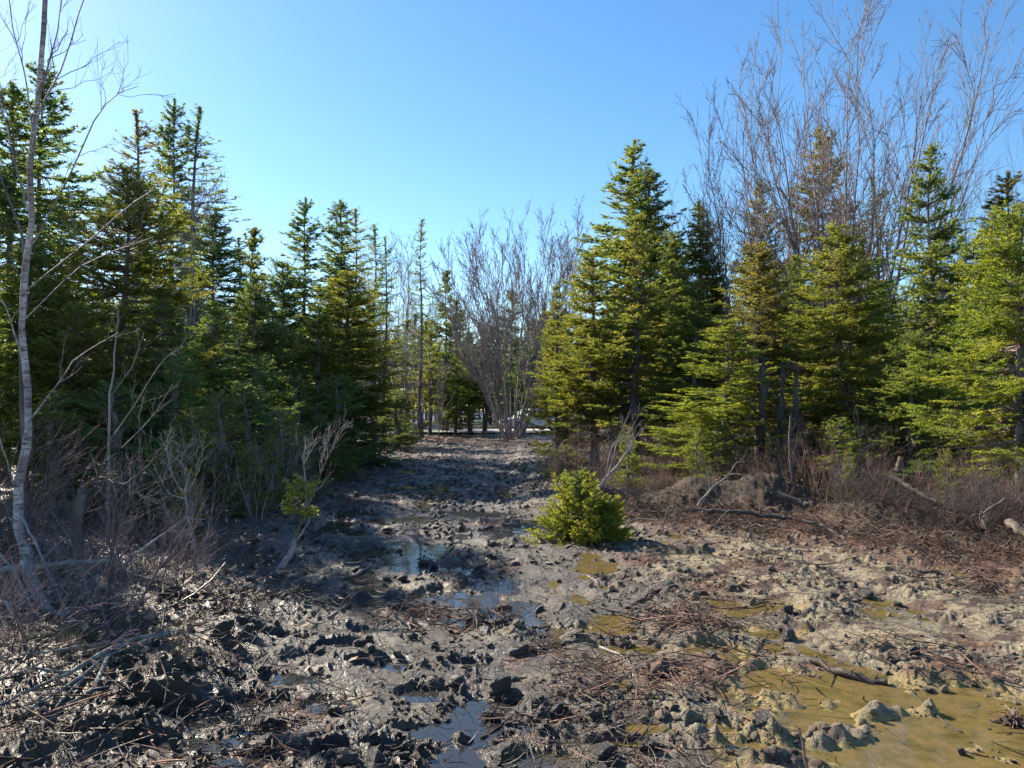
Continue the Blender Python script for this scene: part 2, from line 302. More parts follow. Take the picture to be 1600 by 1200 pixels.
def ground_fields(x, y):
    le, re_ = left_edge(y), right_edge(y)
    wob = fbm(x*0.7, y*0.7, 3, ox=3.1)*0.5
    dl = (x+wob) - le            # >0 inside clearing
    dr = re_ - (x+wob*1.2)
    inside = sstep(-0.25, 0.35, dl)*sstep(-0.25, 0.35, dr)*sstep(60, 42, y)
    big = fbm(x*0.45, y*0.45, 3, ox=1.3)
    h = 0.045*fbm(x*0.8, y*0.8, 2, ox=5.5)
    # wheel and bucket scrapes along the track
    h = h + inside*0.020*np.sin(x*5.2+1.4*fbm(x*.5, y*.35, 2, ox=8))*sstep(2, 5, y)
    patch = sstep(-0.25, 0.45, fbm(x*1.15, y*1.15, 3, ox=11))       # churned against smeared patches
    wx = x+0.10*fbm(x*3, y*3, 2, ox=31); wy = y+0.10*fbm(x*3, y*3, 2, ox=47)
    lump = np.clip(perlin(wx*4.5+4.1, wy*4.5)-0.05, 0, 1)
    lump2 = np.clip(perlin(wx*10+1.1, wy*10+7)-0.02, 0, 1)
    lump3 = np.clip(perlin(wx*21+3.1, wy*21+2), -.3, 1)
    lump4 = perlin(wx*43+3.1, wy*43+2)
    clod = np.abs(fbm(x*4.2, y*4.2, 3, ox=2.2))
    rid = 1-np.abs(fbm(x*1.7+y*.5, y*1.5, 4, ox=9.2))*2
    h = h + (-0.011+0.019*sstep(0.3, 1.6, x))*inside + inside*(0.12+0.88*patch)*(0.060*lump + 0.036*lump2 + .008) + inside*(0.35+.65*patch)*(0.020*lump3 + 0.010*lump4) + inside*0.022*rid + inside*0.022*perlin(x*4.2+1.5, y*.9)
    h = h + (1-inside)*(0.07 + 0.05*clod + 0.03*lump2+0.02*lump3)
    # banks
    h = h + 0.12*sstep(0.3, -1.5, dl) + 0.10*sstep(0.3, -1.8, dr)
    # dark spoil heap and debris bank on the right
    def bump(cx, cy, rx, ry, a): 
        return a*np.exp(-(((x-cx)/rx)**2+((y-cy)/ry)**2))
    h = h + bump(3.0, 12.3, .55, .45, .40) + bump(4.1, 11.9, .8, .5, .48) + bump(5.1, 10.7, .8, .5, .2)+ bump(1.7, 12.9, .9, .4, .18)
    h = h + bump(-1.85, 5.35, .45, .28, .15) + bump(-2.1, 4.6, .5, .3, .12)+bump(-2.75, 8.6, .8, .5, .10)+bump(-0.1, 5.35, .5, .55, .07)+bump(-0.05, 4.4, .4, .2, .05)
    silt = np.zeros_like(h); wetp = np.zeros_like(h)
    for cx, cy, rx, ry, dep, s in POOLS:
        sel = (np.abs(x-cx) < rx*2) & (np.abs(y-cy) < ry*2)
        if not sel.any(): continue
        xs, ys = x[sel], y[sel]
        q = np.sqrt(((xs-cx)/rx)**2+((ys-cy)/ry)**2) + 0.45*fbm(xs*2.6, ys*2.6, 4, ox=cx)
        m = sstep(1.35, 0.75, q)
        tgt = WL - 0.016 + 0.020*fbm(xs*4, ys*4, 4, ox=2)
        h[sel] = (h[sel]*(1-0.6*m) - 0.0*m)*(1-m) + tgt*m + m*(1-m)*0.0
        silt[sel] = np.maximum(silt[sel], s*sstep(1.35, 0.95, q)); wetp[sel] = np.maximum(wetp[sel], (1-0.6*s)*sstep(1.5, 0.9, q))
    # islet and clump in the big ochre puddle
    def isl(c, rx, ry, a, rot=0.0):
        dx, dy = x-c[0], y-c[1]; u = dx*math.cos(rot)+dy*math.sin(rot); v = -dx*math.sin(rot)+dy*math.cos(rot)
        return a*np.exp(-((u/rx)**2+(v/ry)**2)**1.5)*(0.8+0.5*fbm(x*9, y*9, 2))
    I = isl(PG(1310, 1148), .27, .10, .085, 0.5) + isl(PG(1375, 1112), .15, .07, .085, 0.3)+isl(PG(1447, 1108), .07, .05, .10)+isl(PG(1585, 1122), .06, .04, .10)+isl(PG(1225, 1195), .2, .08, .1)
    h = h + I; silt = silt*(1-sstep(0.02, 0.06, I))
    # wetness: centre-left of the track is wet, right of the clearing is drying
    w = 1.0*sstep(2.1, -0.1, x - 0.12*(y-5)*sstep(5, 9, y) + 0.9*fbm(x*0.55, y*0.55, 3, ox=7.7)) 
    w = np.maximum(w, sstep(9.5, 14, y+.8*(-x))*0.9)  # wet far track, its dark tone also painting in the left trees' shade
    w = np.clip(w*0.9 + 0.35*fbm(x*1.7, y*1.7, 3, ox=13), 0, 1)
    low = sstep(0.03, -0.03, h); w = np.maximum(w, 0.55*low)
    w = np.maximum(w, wetp)
    # red-brown peat and root litter band in front of the right bank
    rd = sstep(3.3, 1.0, dr + 0.8*fbm(x*0.8, y*0.8, 3, ox=15))*sstep(0.8, 2.6, x)*inside
    rd = np.maximum(rd, 0.75*sstep(0.25, 0.6, fbm(x*1.1, y*1.3, 3, ox=21))*inside*(1-silt))
    rd = np.maximum(rd, 0.7*sstep(34, 40, y)*inside)
    return h, inside, np.clip(w, 0, 1), np.clip(rd, 0, 1)*0.95, np.clip(silt, 0, 1), 1-inside
def gz(x, y):
    x = np.atleast_1d(np.asarray(x, float)); y = np.atleast_1d(np.asarray(y, float))
    return ground_fields(x, y)[0]
def gz1(x, y): return float(gz(x, y)[0])

ys = np.concatenate([np.linspace(-60, -2, 12), np.linspace(-1, 2.9, 40), 3*np.exp(np.arange(0, math.log(72/3), 0.0056)), np.geomspace(74, 1500, 22)])
tf = np.arange(-0.78, 0.7801, 0.0019)
tc = np.geomspace(0.82, 22, 40)
ts = np.concatenate([-tc[::-1], tf, tc])
YY, TT = np.meshgrid(ys, ts, indexing='ij'); WW = np.maximum(YY, 3.0); XX = TT*WW
h, ins, wet, red, silt, lit = ground_fields(XX.ravel(), YY.ravel())
nr, nc = YY.shape
i0 = (np.arange(nr-1)[:, None]*nc + np.arange(nc-1)[None, :]).ravel()
F = np.stack([i0, i0+1, i0+nc+1, i0+nc], -1)
gme = mesh_np('ground', np.stack([XX.ravel(), YY.ravel(), h], -1), F, mats=[M_GROUND], attrs=dict(wet=wet, red=red, silt=silt, litter=lit))
ob('ground', gme, kind='structure')
w_ = Geo(); w_.add([(-3.2, 2.4, WL), (5.5, 2.4, WL), (5.5, 22, WL), (-3.2, 22, WL)], [(0, 1, 2, 3)])
ob('puddle_water', w_.mesh('puddle_water', [M_WATER]), kind='structure')
g_ = Geo(); xs_ = np.linspace(-30, 40, 60); e0 = 50+0.5*np.sin(xs_*0.5); 
V = np.concatenate([np.stack([xs_, e0, np.full(60, .17)], -1), np.stack([xs_, e0+9, np.full(60, .17)], -1)]); q = np.arange(59)
g_.add(V, np.stack([q, q+1, q+61, q+60], -1)); ob('gravel_road', g_.mesh('gravel_road', [M_GRAVEL]), kind='structure')

# ------------------------------------------------------------------ plant generators
def conifer(seed, H=8.0, R=1.6, bare=0.0, nb=170, nl=0.055, nw=0.020, nsp=0.010, droop=0.25, power=0.8, tw=14.0, dead=0, wob=0.12, rt=0.11, topnar=1.0, gap=0.25, twl=0.36):
    rs = np.random.RandomState(seed)
    K = 12; tz = np.linspace(0, 1, K); lx = wob*fbm(tz*2, tz*0+seed, 2); ly = wob*fbm(tz*2, tz*0+seed+50, 2)
    TP = np.stack([lx-lx[0], ly-ly[0], tz*H], -1); TR = rt*(1-tz)**1.1+0.005; TR[0] *= 1.35
    tr = Geo(); tr.tubes(TP, TR, 9, rough=0.15, rs=rs)
    # live branches, loosely in whorls
    zf = bare + (1-bare)*(rs.rand(nb)**0.85)*0.985
    zf = zf + 0.012*np.sin(zf*H*2*np.pi/0.42)
    zf = np.clip(zf, 0.01, 0.99)
    u = (1-zf)/(1-bare)
    az = rs.rand(nb)*2*np.pi
    gapm = 1 - gap*np.clip(np.sin(az*2+seed+zf*9)+0.35*rs.normal(size=nb), 0, 1)
    Lb = R*(u**power)*(1-0.28*sstep(0.8, 1, u))*rs.uniform(0.62, 1.15, nb)*gapm*topnar + 0.15
    u = np.clip(u, 0, 1); el = 0.75*(1-u)**1.6 + 0.12 - 0.38*u + 0.15*rs.normal(size=nb)
    st = np.stack([np.interp(zf, tz, TP[:, 0]), np.interp(zf, tz, TP[:, 1]), zf*H], -1)
    KB = 6; t = np.linspace(0, 1, KB)
    hor = np.stack([np.cos(az), np.sin(az), 0*az], -1)
    BP = st[:, None, :] + hor[:, None, :]*(Lb*np.cos(el))[:, None, None]*t[None, :, None]
    zz = (Lb*np.sin(el))[:, None]*t - droop*(Lb[:, None])*np.sin(t*np.pi*0.8)*u[:, None]*0.6 + 0.12*Lb[:, None]*t**3
    BP[..., 2] += zz
    BP += 0.03*Lb[:, None, None]*rs.normal(size=BP.shape)*t[None, :, None]
    BR = (0.010+0.010*Lb)[:, None]*(1-0.85*t)
    lb = Geo(); lb.tubes(BP, BR, 3)
    if dead:
        zd = rs.uniform(0.06, max(bare+0.25, 0.4), dead); azd = rs.rand(dead)*2*np.pi; Ld = R*rs.uniform(0.3, 0.85, dead); eld = rs.uniform(-0.5, 0.35, dead)
        sd = np.stack([np.interp(zd, tz, TP[:, 0]), np.interp(zd, tz, TP[:, 1]), zd*H], -1)
        hd = np.stack([np.cos(azd)*np.cos(eld), np.sin(azd)*np.cos(eld), np.sin(eld)], -1)
        DP = sd[:, None]+hd[:, None]*Ld[:, None, None]*t[None, :, None]; DP[..., 2] -= 0.15*Ld[:, None]*t**2; DP += 0.03*rs.normal(size=DP.shape)*t[None, :, None]
        lb.tubes(DP, (0.011)*(1-0.7*t)[None, :]*np.ones((dead, 1)), 3)
        cs = children(DP, np.full((dead, KB), 0.008), rs, 4, (0.25, 0.5), (0.5, 1.0), K=4, up=0.0); lb.tubes(cs[0], cs[1], 3)
    # twigs
    nt = np.maximum((Lb*tw).astype(int), 3); bi = np.repeat(np.arange(nb), nt); n = len(bi)
    tt = rs.uniform(0.10, 1.0, n)**0.8
    f = tt*(KB-1); k0 = np.minimum(f.astype(int), KB-2); fr = (f-k0)[:, None]
    p0 = BP[bi, k0]*(1-fr)+BP[bi, k0+1]*fr; tg = norm(BP[bi, k0+1]-BP[bi, k0])
    side = norm(np.cross(tg, np.array([[0, 0, 1.0]]))); sg = np.where(rs.rand(n) < 0.5, -1, 1)[:, None]
    td = norm(tg*0.75 + side*sg*rs.uniform(0.45, 1.0, (n, 1)) + np.array([[0, 0, 1]])*rs.normal(0.02, 0.22, (n, 1)))
    tl = np.clip(twl*Lb[bi]*(1-0.55*tt)*rs.uniform(0.6, 1.2, n), 0.06, 0.5)
    # needles
    nn = np.maximum((tl/nsp).astype(int), 4); ti = np.repeat(np.arange(n), nn); m = len(ti)
    s = rs.rand(m); drp = -0.10*s**2*tl[ti]
    pb = p0[ti]+td[ti]*(s*tl[ti])[:, None]; pb[:, 2] += drp
    dirn = norm(td[ti]*0.55 + norm(rs.normal(size=(m, 3)))*np.array([[1, 1, 0.7]])*0.8)
    cr = Geo(); cr.needles(pb, dirn, nl*rs.uniform(0.7, 1.3, m), nw*rs.uniform(0.8, 1.2, m), rs)
    # leader needles
    m = int(110*H/8*3); s = rs.uniform(0.90, 1.0, m); pb = np.stack([np.interp(s, tz, TP[:, 0]), np.interp(s, tz, TP[:, 1]), s*H], -1)
    cr.needles(pb, norm(rs.normal(size=(m, 3))+np.array([[0, 0, 0.8]])), nl, nw, rs)
    return tr, lb, cr, TP

def children(PP, RR, rs, n, lr, ang, K=5, t0=0.2, t1=1.0, up=0.25, wig=0.06, rr=0.6, rmin=0.002, minlen=0.0, taper=0.7):
    """n side shoots on every tube; lr = length ratio range, ang = fork angle range"""
    B, Kp, _ = PP.shape; bi = np.repeat(np.arange(B), n); m = len(bi)
    t = rs.uniform(t0, t1, m); f = t*(Kp-1); k0 = np.minimum(f.astype(int), Kp-2); fr = (f-k0)[:, None]
    p0 = PP[bi, k0]*(1-fr)+PP[bi, k0+1]*fr; tg = norm(PP[bi, k0+1]-PP[bi, k0])
    r0 = (RR[bi, k0]*(1-fr[:, 0])+RR[bi, k0+1]*fr[:, 0])*rr
    plen = np.linalg.norm(PP[:, -1]-PP[:, 0], axis=1)[bi]
    a = rs.uniform(ang[0], ang[1], m)[:, None]
    pr = norm(np.cross(tg, norm(rs.normal(size=(m, 3)))))
    d = norm(tg*np.cos(a)+pr*np.sin(a)+np.array([[0, 0, up]]))
    L = plen*rs.uniform(lr[0], lr[1], m)*(1-0.45*t)+minlen
    tt = np.linspace(0, 1, K)
    C = p0[:, None, :]+d[:, None, :]*(L[:, None]*tt)[..., None]
    w = np.cumsum(rs.normal(size=(m, K, 3)), axis=1); w -= w[:, :1]
    C = C + wig*L[:, None, None]*w*0.5
    C[..., 2] += (up*0.35*L)[:, None]*tt**2
    R = np.maximum(r0, rmin)[:, None]*(1-taper*tt)
    return C, np.maximum(R, rmin*0.6)

def stems(rs, n, H, spread, r, K=9, base=0.15, curve=0.5, wig=0.03, hv=0.25):
    az = (np.arange(n)*2.39996+rs.rand()*6)+rs.normal(0, .25, n); tilt = spread*np.sqrt((np.arange(n)+.5)/n)*rs.uniform(.85, 1.1, n); L = H*(1-hv*rs.rand(n)*(0.3+0.7*tilt/max(spread, 1e-3)))*(1-(.20*(tilt/max(spread, 1e-3))**2 if n > 9 else 0))
    t = np.linspace(0, 1, K)
    b = np.stack([np.cos(az), np.sin(az), 0*az], -1)*base*np.sqrt(rs.rand(n))[:, None]
    hx = np.sin(tilt)[:, None]*(t - curve*0.5*t**2)
    Pn = b[:, None]+np.stack([np.cos(az)[:, None]*hx*L[:, None], np.sin(az)[:, None]*hx*L[:, None], L[:, None]*t], -1)
    w = np.cumsum(rs.normal(size=(n, K, 3)), axis=1); w -= w[:, :1]; Pn = Pn+wig*(L/K)[:, None, None]*w*np.array([1, 1, 0.2])
    R = (r*rs.uniform(0.6, 1.1, n))[:, None]*(1-0.86*t)[None]
    return Pn, R

def bare_tree(seed, H, n, spread, r, nch=(8, 6, 3), lr=((0.3, 0.6), (0.3, 0.6), (0.3, 0.6)), ang=((0.35, 0.7), (0.35, 0.8), (0.4, 0.9)), base=0.2, rmin=(0.008, 0.006, 0.004), t0=0.25, up=0.35, curve=0.5, wig=0.03):
    rs = np.random.RandomState(seed)
    s0 = stems(rs, n, H, spread, r, base=base, curve=curve, wig=wig)
    tr = Geo(); tr.tubes(s0[0], s0[1], 7, rough=0.12, rs=rs)
    lb = Geo(); tw = Geo()
    c1 = children(*s0, rs, nch[0], lr[0], ang[0], K=6, t0=t0, up=up, rmin=rmin[0]); lb.tubes(*c1, 4)
    c2 = children(*c1, rs, nch[1], lr[1], ang[1], K=5, t0=0.15, up=up*0.8, rmin=rmin[1]); lb.tubes(*c2, 3)
    if nch[2]:
        c3 = children(*c2, rs, nch[2], lr[2], ang[2], K=4, t0=0.15, up=up*0.6, rmin=rmin[2]); tw.tubes(*c3, 3)
    return tr, lb, tw

def shrub(seed, H, n, spread, r, nch=(4, 3), base=0.15, up=0.2, wig=0.08):
    rs = np.random.RandomState(seed); s0 = stems(rs, n, H, spread, r, K=6, base=base, curve=0.2, wig=wig, hv=0.6)
    g = Geo(); g.tubes(*s0, 4)
    c1 = children(*s0, rs, nch[0], (0.35, 0.7), (0.35, 0.9), K=4, t0=0.25, up=up, rmin=0.0028, wig=wig); g.tubes(*c1, 3)
    if nch[1]:
        c2 = children(*c1, rs, nch[1], (0.35, 0.7), (0.4, 1.0), K=3, t0=0.15, up=up, rmin=0.0018, wig=wig); g.tubes(*c2, 3)
    return g

# ---- prototype meshes (only meshes; objects are made per tree)
def cmesh(key, g3):
    tr, lb, cr, TP = g3
    return (tr.mesh(key+'_trunk', [M_SBARK]), lb.mesh(key+'_limbs', [M_TWIG]), cr.mesh(key+'_crown', [M_FIR], smooth=False))
PROTO = {}; PH = {}; PR = {}
def mk(key, H, R, **k):
    PROTO[key] = cmesh(key, conifer(abs(hash_(key)), H=H, R=R, **k)); PH[key] = H; PR[key] = R
def hash_(s): 
    v = 7
    for ch in s: v = (v*31+ord(ch)) % 99991
    return v
# full young spruces, foliage to the ground
mk('full1', 8.0, 1.5, nb=300, tw=18, nl=.062, nw=.021, nsp=.0078, bare=.04, dead=30, power=.78, twl=.40, gap=.35)
mk('full2', 8.0, 1.6, nb=250, tw=18, nl=.062, nw=.021, nsp=.0078, bare=.08, power=.70, gap=.55, dead=40, twl=.42)
mk('full3', 8.0, 1.4, nb=290, tw=18, nl=.062, nw=.021, nsp=.0078, bare=.20, power=.62, gap=.45, dead=60, twl=.45)
mk('near1', 6.5, 1.9, nb=210, tw=19, nl=.055, nw=.017, nsp=.0068, bare=.14, power=.62, droop=.35, gap=.45, dead=50, twl=.42)
mk('small1', 3.0, 0.85, nb=130, tw=26, nl=.045, nw=.015, nsp=.0085, bare=.02, power=.75, gap=.45, twl=.5)
# tall trees with bare lower trunks
mk('tall1', 12.0, 1.9, nb=230, tw=13, nl=.09, nw=.034, nsp=.011, bare=.30, power=.8, gap=.6, dead=80, droop=.45, twl=.40)
mk('tall2', 12.0, 1.6, nb=210, tw=13, nl=.09, nw=.034, nsp=.011, bare=.36, power=.66, gap=.65, dead=90, droop=.5, twl=.42)
mk('sparse1', 12.0, 1.2, nb=150, tw=10, nl=.08, nw=.028, nsp=.013, bare=.25, power=.6, gap=.75, dead=110, droop=.5, rt=.11)
mk('sparse2', 12.0, 0.9, nb=150, tw=9, nl=.08, nw=.028, nsp=.014, bare=.32, power=.55, gap=.7, dead=110, droop=.5, rt=.10)
mk('far1', 11.0, 1.8, nb=150, tw=10, nl=.17, nw=.07, nsp=.024, bare=.12, power=.7, gap=.5, dead=30, droop=.4, twl=.42)
mk('far2', 11.0, 1.5, nb=140, tw=10, nl=.17, nw=.065, nsp=.024, bare=.28, power=.62, gap=.6, dead=60, droop=.4, twl=.42)

def put_conifer(name, key, px, py, Y, Rm, label, group, col=(1, 1, 1), rot=0.0, lean=(0, 0), bark=(1, 1, 1), cat='tree'):
    top = P(px, py, Y); z0 = gz1(top[0], Y) - 0.05
    t = thing(name, label, cat, (top[0], Y, z0), group)
    H = top[2]-z0; sz = H/PH[key]; sx = (1.12 if px < 800 else 1.26)*Rm/PR[key]
    t.scale = (sx, sx, sz); t.rotation_euler = (lean[0], lean[1], rot)
    a, b, c = PROTO[key]
    o = ob('trunk', a, t); o.color = (*bark, 1); ob('limbs', b, t, 'stuff').color = (*bark, 1); o = ob('crown', c, t, 'stuff'); o.color = (*col, 1)
    return t
YL = (1.2, 1.19, 0.78); GN = (0.92, 1.28, 1.15); DK = (0.86, 1.12, 1.15); BRN = (1.2, 1.03, 0.9); BRT = (1.28, 1.38, 0.78); MID = (1.0, 1.15, 0.9)
GL = 'conifers along the left side of the muddy track'; GR = 'conifers along the right side of the clearing'; GB = 'conifers behind the end of the track'
LEFT = [
 ('spruce_tree', 'full3', -135, 190, 10.5, 1.3, 'unseen tall spruce added outside the left edge to shade the left corner', MID),  # out-of-frame tree, added to cast shade over the left corner
 # name, proto, px, py, Y, radius, label, tint
 ('spruce_tree', 'tall2', 18, 130, 15, 1.6, 'tall dark spruce cut off by the left edge of the photo, behind the birch', DK),
 ('spruce_tree', 'tall1', 74, 95, 18, 2.1, 'tall dark-trunked conifer with heavy drooping clumps right of the pale birch', DK),
 ('fir_tree', 'sparse1', 213, 172, 21, 1.7, 'thin-topped tall fir with brownish needles, left of the two pointed dark tops', BRN),
 ('spruce_tree', 'tall1', 268, 152, 25, 1.9, 'highest dark pointed spruce on the left, dense at the tip', DK),
 ('spruce_tree', 'sparse1', 311, 168, 25, 2.0, 'tall dark spruce with stepped side branches, right of the highest left spruce', DK),
 ('spruce_tree', 'near1', 198, 268, 14.5, 2.0, 'broad yellow-green spruce with long level boughs behind the birch limbs', YL),
 ('spruce_tree', 'tall2', 340, 330, 22, 1.7, 'ragged dark spruce leaning out over the sky gap below the tall left tops', DK),
 ('fir_tree', 'full1', 330, 470, 16, 1.3, 'dark blue-green young fir standing right of the broad yellow spruce', GN),
 ('fir_tree', 'full2', 400, 430, 19, 1.5, 'dense dark green fir in the middle of the left tree wall', DK),
 ('fir_tree', 'sparse2', 372, 372, 30, 1.0, 'slender distant fir tip just right of the ragged dark spruce', DK),
 ('fir_tree', 'tall1', 473, 308, 27, 1.9, 'tall fir with upturned tiers and open top, left one of the pair', DK),
 ('fir_tree', 'tall2', 531, 313, 28, 1.6, 'slim nearly black fir behind the sunlit yellow spruce', DK),
 ('fir_tree', 'sparse2', 553, 326, 30, 1.1, 'thin grey half-bare fir directly right of the nearly black fir', BRN),
 ('spruce_tree', 'full3', 541, 425, 22, 1.9, 'yellow-green sunlit spruce beside the bend of the track on the left', YL),
 ('fir_tree', 'full2', 498, 480, 20, 1.5, 'green fir pressed against the left flank of the sunlit yellow spruce', MID),
 ('fir_tree', 'full1', 440, 408, 24, 1.6, 'dark fir filling the gap below the open-topped tall fir', DK),
 ('spruce_tree', 'sparse2', 583, 350, 34, 1.2, 'narrow spruce with a small dark tuft, left one of the close pair above the track', DK),
 ('spruce_tree', 'sparse1', 602, 370, 34, 1.1, 'narrow spruce with a blue-grey bare trunk, right one of the close pair', DK),
 ('spruce_tree', 'sparse2', 660, 343, 44, 1.1, 'lone thin spruce with a bare straight trunk at the far left end of the track', DK),
 ('fir_tree', 'full3', 258, 470, 13.0, 0.9, 'slim green fir tucked under the boughs of the broad yellow-green spruce', MID),
 ('fir_tree', 'near1', 120, 480, 12.0, 1.3, 'low yellow-green fir boughs behind the birch trunk', YL),
 ('fir_tree', 'full3', 45, 380, 12.5, 1.2, 'shaded fir directly behind the birch trunk at the left edge', MID),
]
for i, (nm, k, px, py, Y, R, lab, tint) in enumerate(LEFT):
    put_conifer(nm, k, px, py, Y, R, lab, GL, tint, rot=i*1.7)
SM = [
 ('small_fir', 'small1', 465, 590, 17, 0.9, 'small fir with a pale star-shaped leader at the left side of the track', MID),
 ('small_fir', 'small1', 412, 560, 16, 1.1, 'low wide green fir left of the one with the pale leader', GN),
 ('small_fir', 'small1', 525, 590, 18.5, 1.2, 'low dark green fir with drooping skirts above the round bush at the track edge', GN),
 ('small_fir', 'small1', 345, 612, 11.5, 0.75, 'small yellowish fir with a tuft of bright tips in the left thicket', YL),
 ('small_fir', 'small1', 280, 560, 12.0, 1.0, 'small dark green fir at the foot of the broad yellow-green spruce', GN),
 ('small_fir', 'small1', 390, 700, 10.3, 0.38, 'little thin fir seedling rising from the purple twigs of the left thicket', YL),
 ('small_fir', 'small1', 585, 660, 22, 1.0, 'low round green bush-like fir touching the left track edge', GN),
 ('small_fir', 'small1', 620, 610, 31, 1.1, 'small fir beside the bare blue-grey trunk at the far left track edge', MID),
 ('small_fir', 'small1', 222, 730, 9.8, 0.35, 'tiny green seedling in the shade between birch and lichen shrub', GN),
 ('small_fir', 'small1', 440, 640, 13.5, 0.8, 'green fir bough reaching low over the left edge of the track', GN),
 ('small_fir', 'small1', 500, 650, 17, 0.9, 'bushy small fir below the wide dark green one with drooping skirts', MID),
 ('small_fir', 'small1', 300, 640, 10.5, 0.75, 'small yellow-green fir behind the lichen-crusted shrub', YL),
 ('small_fir', 'small1', 180, 600, 11.0, 0.9, 'shaded small fir behind the snapped dark tree stub', GN),
 ('small_fir', 'small1', 85, 620, 10.5, 0.9, 'low shaded fir right behind the foot of the birch', MID),
 ('small_fir', 'small1', 550, 600, 22, 1.2, 'bushy green fir at the base of the sunlit yellow spruce', MID),
 ('small_fir', 'small1', 385, 600, 14.0, 1.0, 'bushy green fir in the middle of the left side, under the dense dark one', GN),
]
for i, (nm, k, px, py, Y, R, lab, tint) in enumerate(SM):
    put_conifer(nm, k, px, py, Y, R, lab, 'small firs on the left side', tint, rot=i*2.1)
RIGHT = [
 ('spruce_tree', 'full1', 868, 445, 22, .85, 'yellow-green spruce at the left end of the right tree wall, beside the big bare tree', YL),
 ('spruce_tree', 'full3', 926, 392, 20, 1.3, 'sunlit spruce second from the left end of the right tree wall', YL),
 ('spruce_tree', 'tall1', 985, 220, 27, 2.5, 'tallest dark-tiered spruce on the left of the right tree wall', MID),
 ('spruce_tree', 'tall2', 1012, 268, 26, 1.7, 'slightly lower spruce pressed against the right of the tallest tiered one', MID),
 ('spruce_tree', 'full2', 994, 338, 19, 1.5, 'yellow-green spruce in front of the tallest tiered pair', YL),
 ('spruce_tree', 'full3', 1050, 362, 24, 1.1, 'narrow spruce right below the tallest tiered pair', MID),
 ('spruce_tree', 'tall2', 1090, 315, 26, 1.2, 'slender pointed spruce, left one of the twin points near the bare limbs', MID),
 ('spruce_tree', 'full1', 1106, 343, 26, 1.1, 'short companion spruce, right one of the twin points near the bare limbs', YL),
 ('fir_tree', 'tall1', 1186, 278, 28, 1.7, 'brown-tinged fir behind the left crown of the bare trees', BRN),
 ('spruce_tree', 'tall2', 1280, 196, 30, 1.7, 'tall rusty-topped spruce seen through the tall bare trees', BRN),
 ('fir_tree', 'sparse1', 1364, 278, 27, 1.5, 'sparse fir with level tiers between the bare trees and the prominent pointed spruce', MID),
 ('spruce_tree', 'full3', 1311, 352, 16.5, 1.35, 'pointed sunlit spruce standing free below the bare trees', YL),
 ('spruce_tree', 'full1', 1455, 226, 18.5, 1.45, 'prominent dense pointed spruce, highest of the dense ones on the right', MID),
 ('spruce_tree', 'tall1', 1568, 268, 17.5, 1.5, 'brown-tipped open spruce at the right edge behind the bright one', BRN),
 ('spruce_tree', 'near1', 1592, 325, 11.2, 1.55, 'nearest bright yellow-green spruce, cut off by the right edge of the photo', BRT),
 ('fir_tree', 'full2', 1135, 500, 15.0, 1.4, 'bright green fir with feathery level boughs beyond the spoil heap', BRT),
 ('fir_tree', 'full3', 1185, 380, 20, 1.4, 'brownish ragged fir in the middle of the right tree wall', BRN),
 ('fir_tree', 'full2', 1245, 400, 21, 1.3, 'dull green fir left of the free-standing sunlit spruce', MID),
 ('fir_tree', 'full1', 1385, 440, 20, 1.4, 'dark green fir between the two pointed spruces on the right', GN),
 ('fir_tree', 'full2', 1515, 480, 17, 1.2, 'dark fir in the gap between the prominent spruce and the nearest bright one', GN),
 ('fir_tree', 'full3', 1085, 440, 18, 1.2, 'green fir left of the bright feathery fir', MID),
 ('fir_tree', 'near1', 1420, 520, 14.5, 1.1, 'short green fir at the foot of the prominent dense pointed spruce', MID),
 ('small_fir', 'small1', 1120, 660, 14.0, .7, 'small yellow-green fir bough low beside the dark trunk', BRT),
 ('small_fir', 'small1', 1310, 655, 13.0, .6, 'small bright fir low in the brush under the free-standing spruce', BRT),
 ('small_fir', 'small1', 885, 695, 17.5, .5, 'small olive fir at the right corner where the track narrows', YL),
 ('small_fir', 'small1', 1440, 720, 12.0, .7, 'small dark green fir in the grey brush of the right bank', GN),
]
for i, (nm, k, px, py, Y, R, lab, tint) in enumerate(RIGHT):
    put_conifer(nm, k, px, py, Y, R, lab, GR, tint, rot=i*2.3+0.7)
BACK = [
 ('fir_tree', 'far1', 698, 424, 54, 2.3, 'fir with a rounded top behind the lone thin spruce', MID),
 ('fir_tree', 'far2', 735, 520, 50, 1.9, 'low dark fir at the track end left of the big bare tree', GN),
 ('fir_tree', 'far1', 712, 545, 47, 1.6, 'short fir with bare brown lower trunk at the track end', MID),
 ('fir_tree', 'far2', 757, 540, 49, 1.7, 'fir partly behind the stems of the big bare tree', GN),
 ('fir_tree', 'far2', 800, 455, 70, 2.2, 'far fir showing between the stems of the big bare tree', GN),
 ('fir_tree', 'far1', 850, 490, 66, 2.4, 'far fir right of the stems of the big bare tree', MID),
 ('fir_tree', 'far1', 635, 500, 52, 2.0, 'olive fir in the grey woods behind the narrow pair of spruces', YL),
 ('fir_tree', 'far2', 672, 520, 48, 1.4, 'slim olive fir just right of the lone thin spruce', YL),
 ('fir_tree', 'far1', 780, 560, 64, 2.2, 'dark far fir low behind the base of the big bare tree', GN),
 ('fir_tree', 'far1', 822, 560, 68, 2.2, 'dark far fir above the parked car', GN),
]
for i, (nm, k, px, py, Y, R, lab, tint) in enumerate(BACK):
    put_conifer(nm, k, px, py, Y, R, lab, GB, tint, rot=i*1.3)

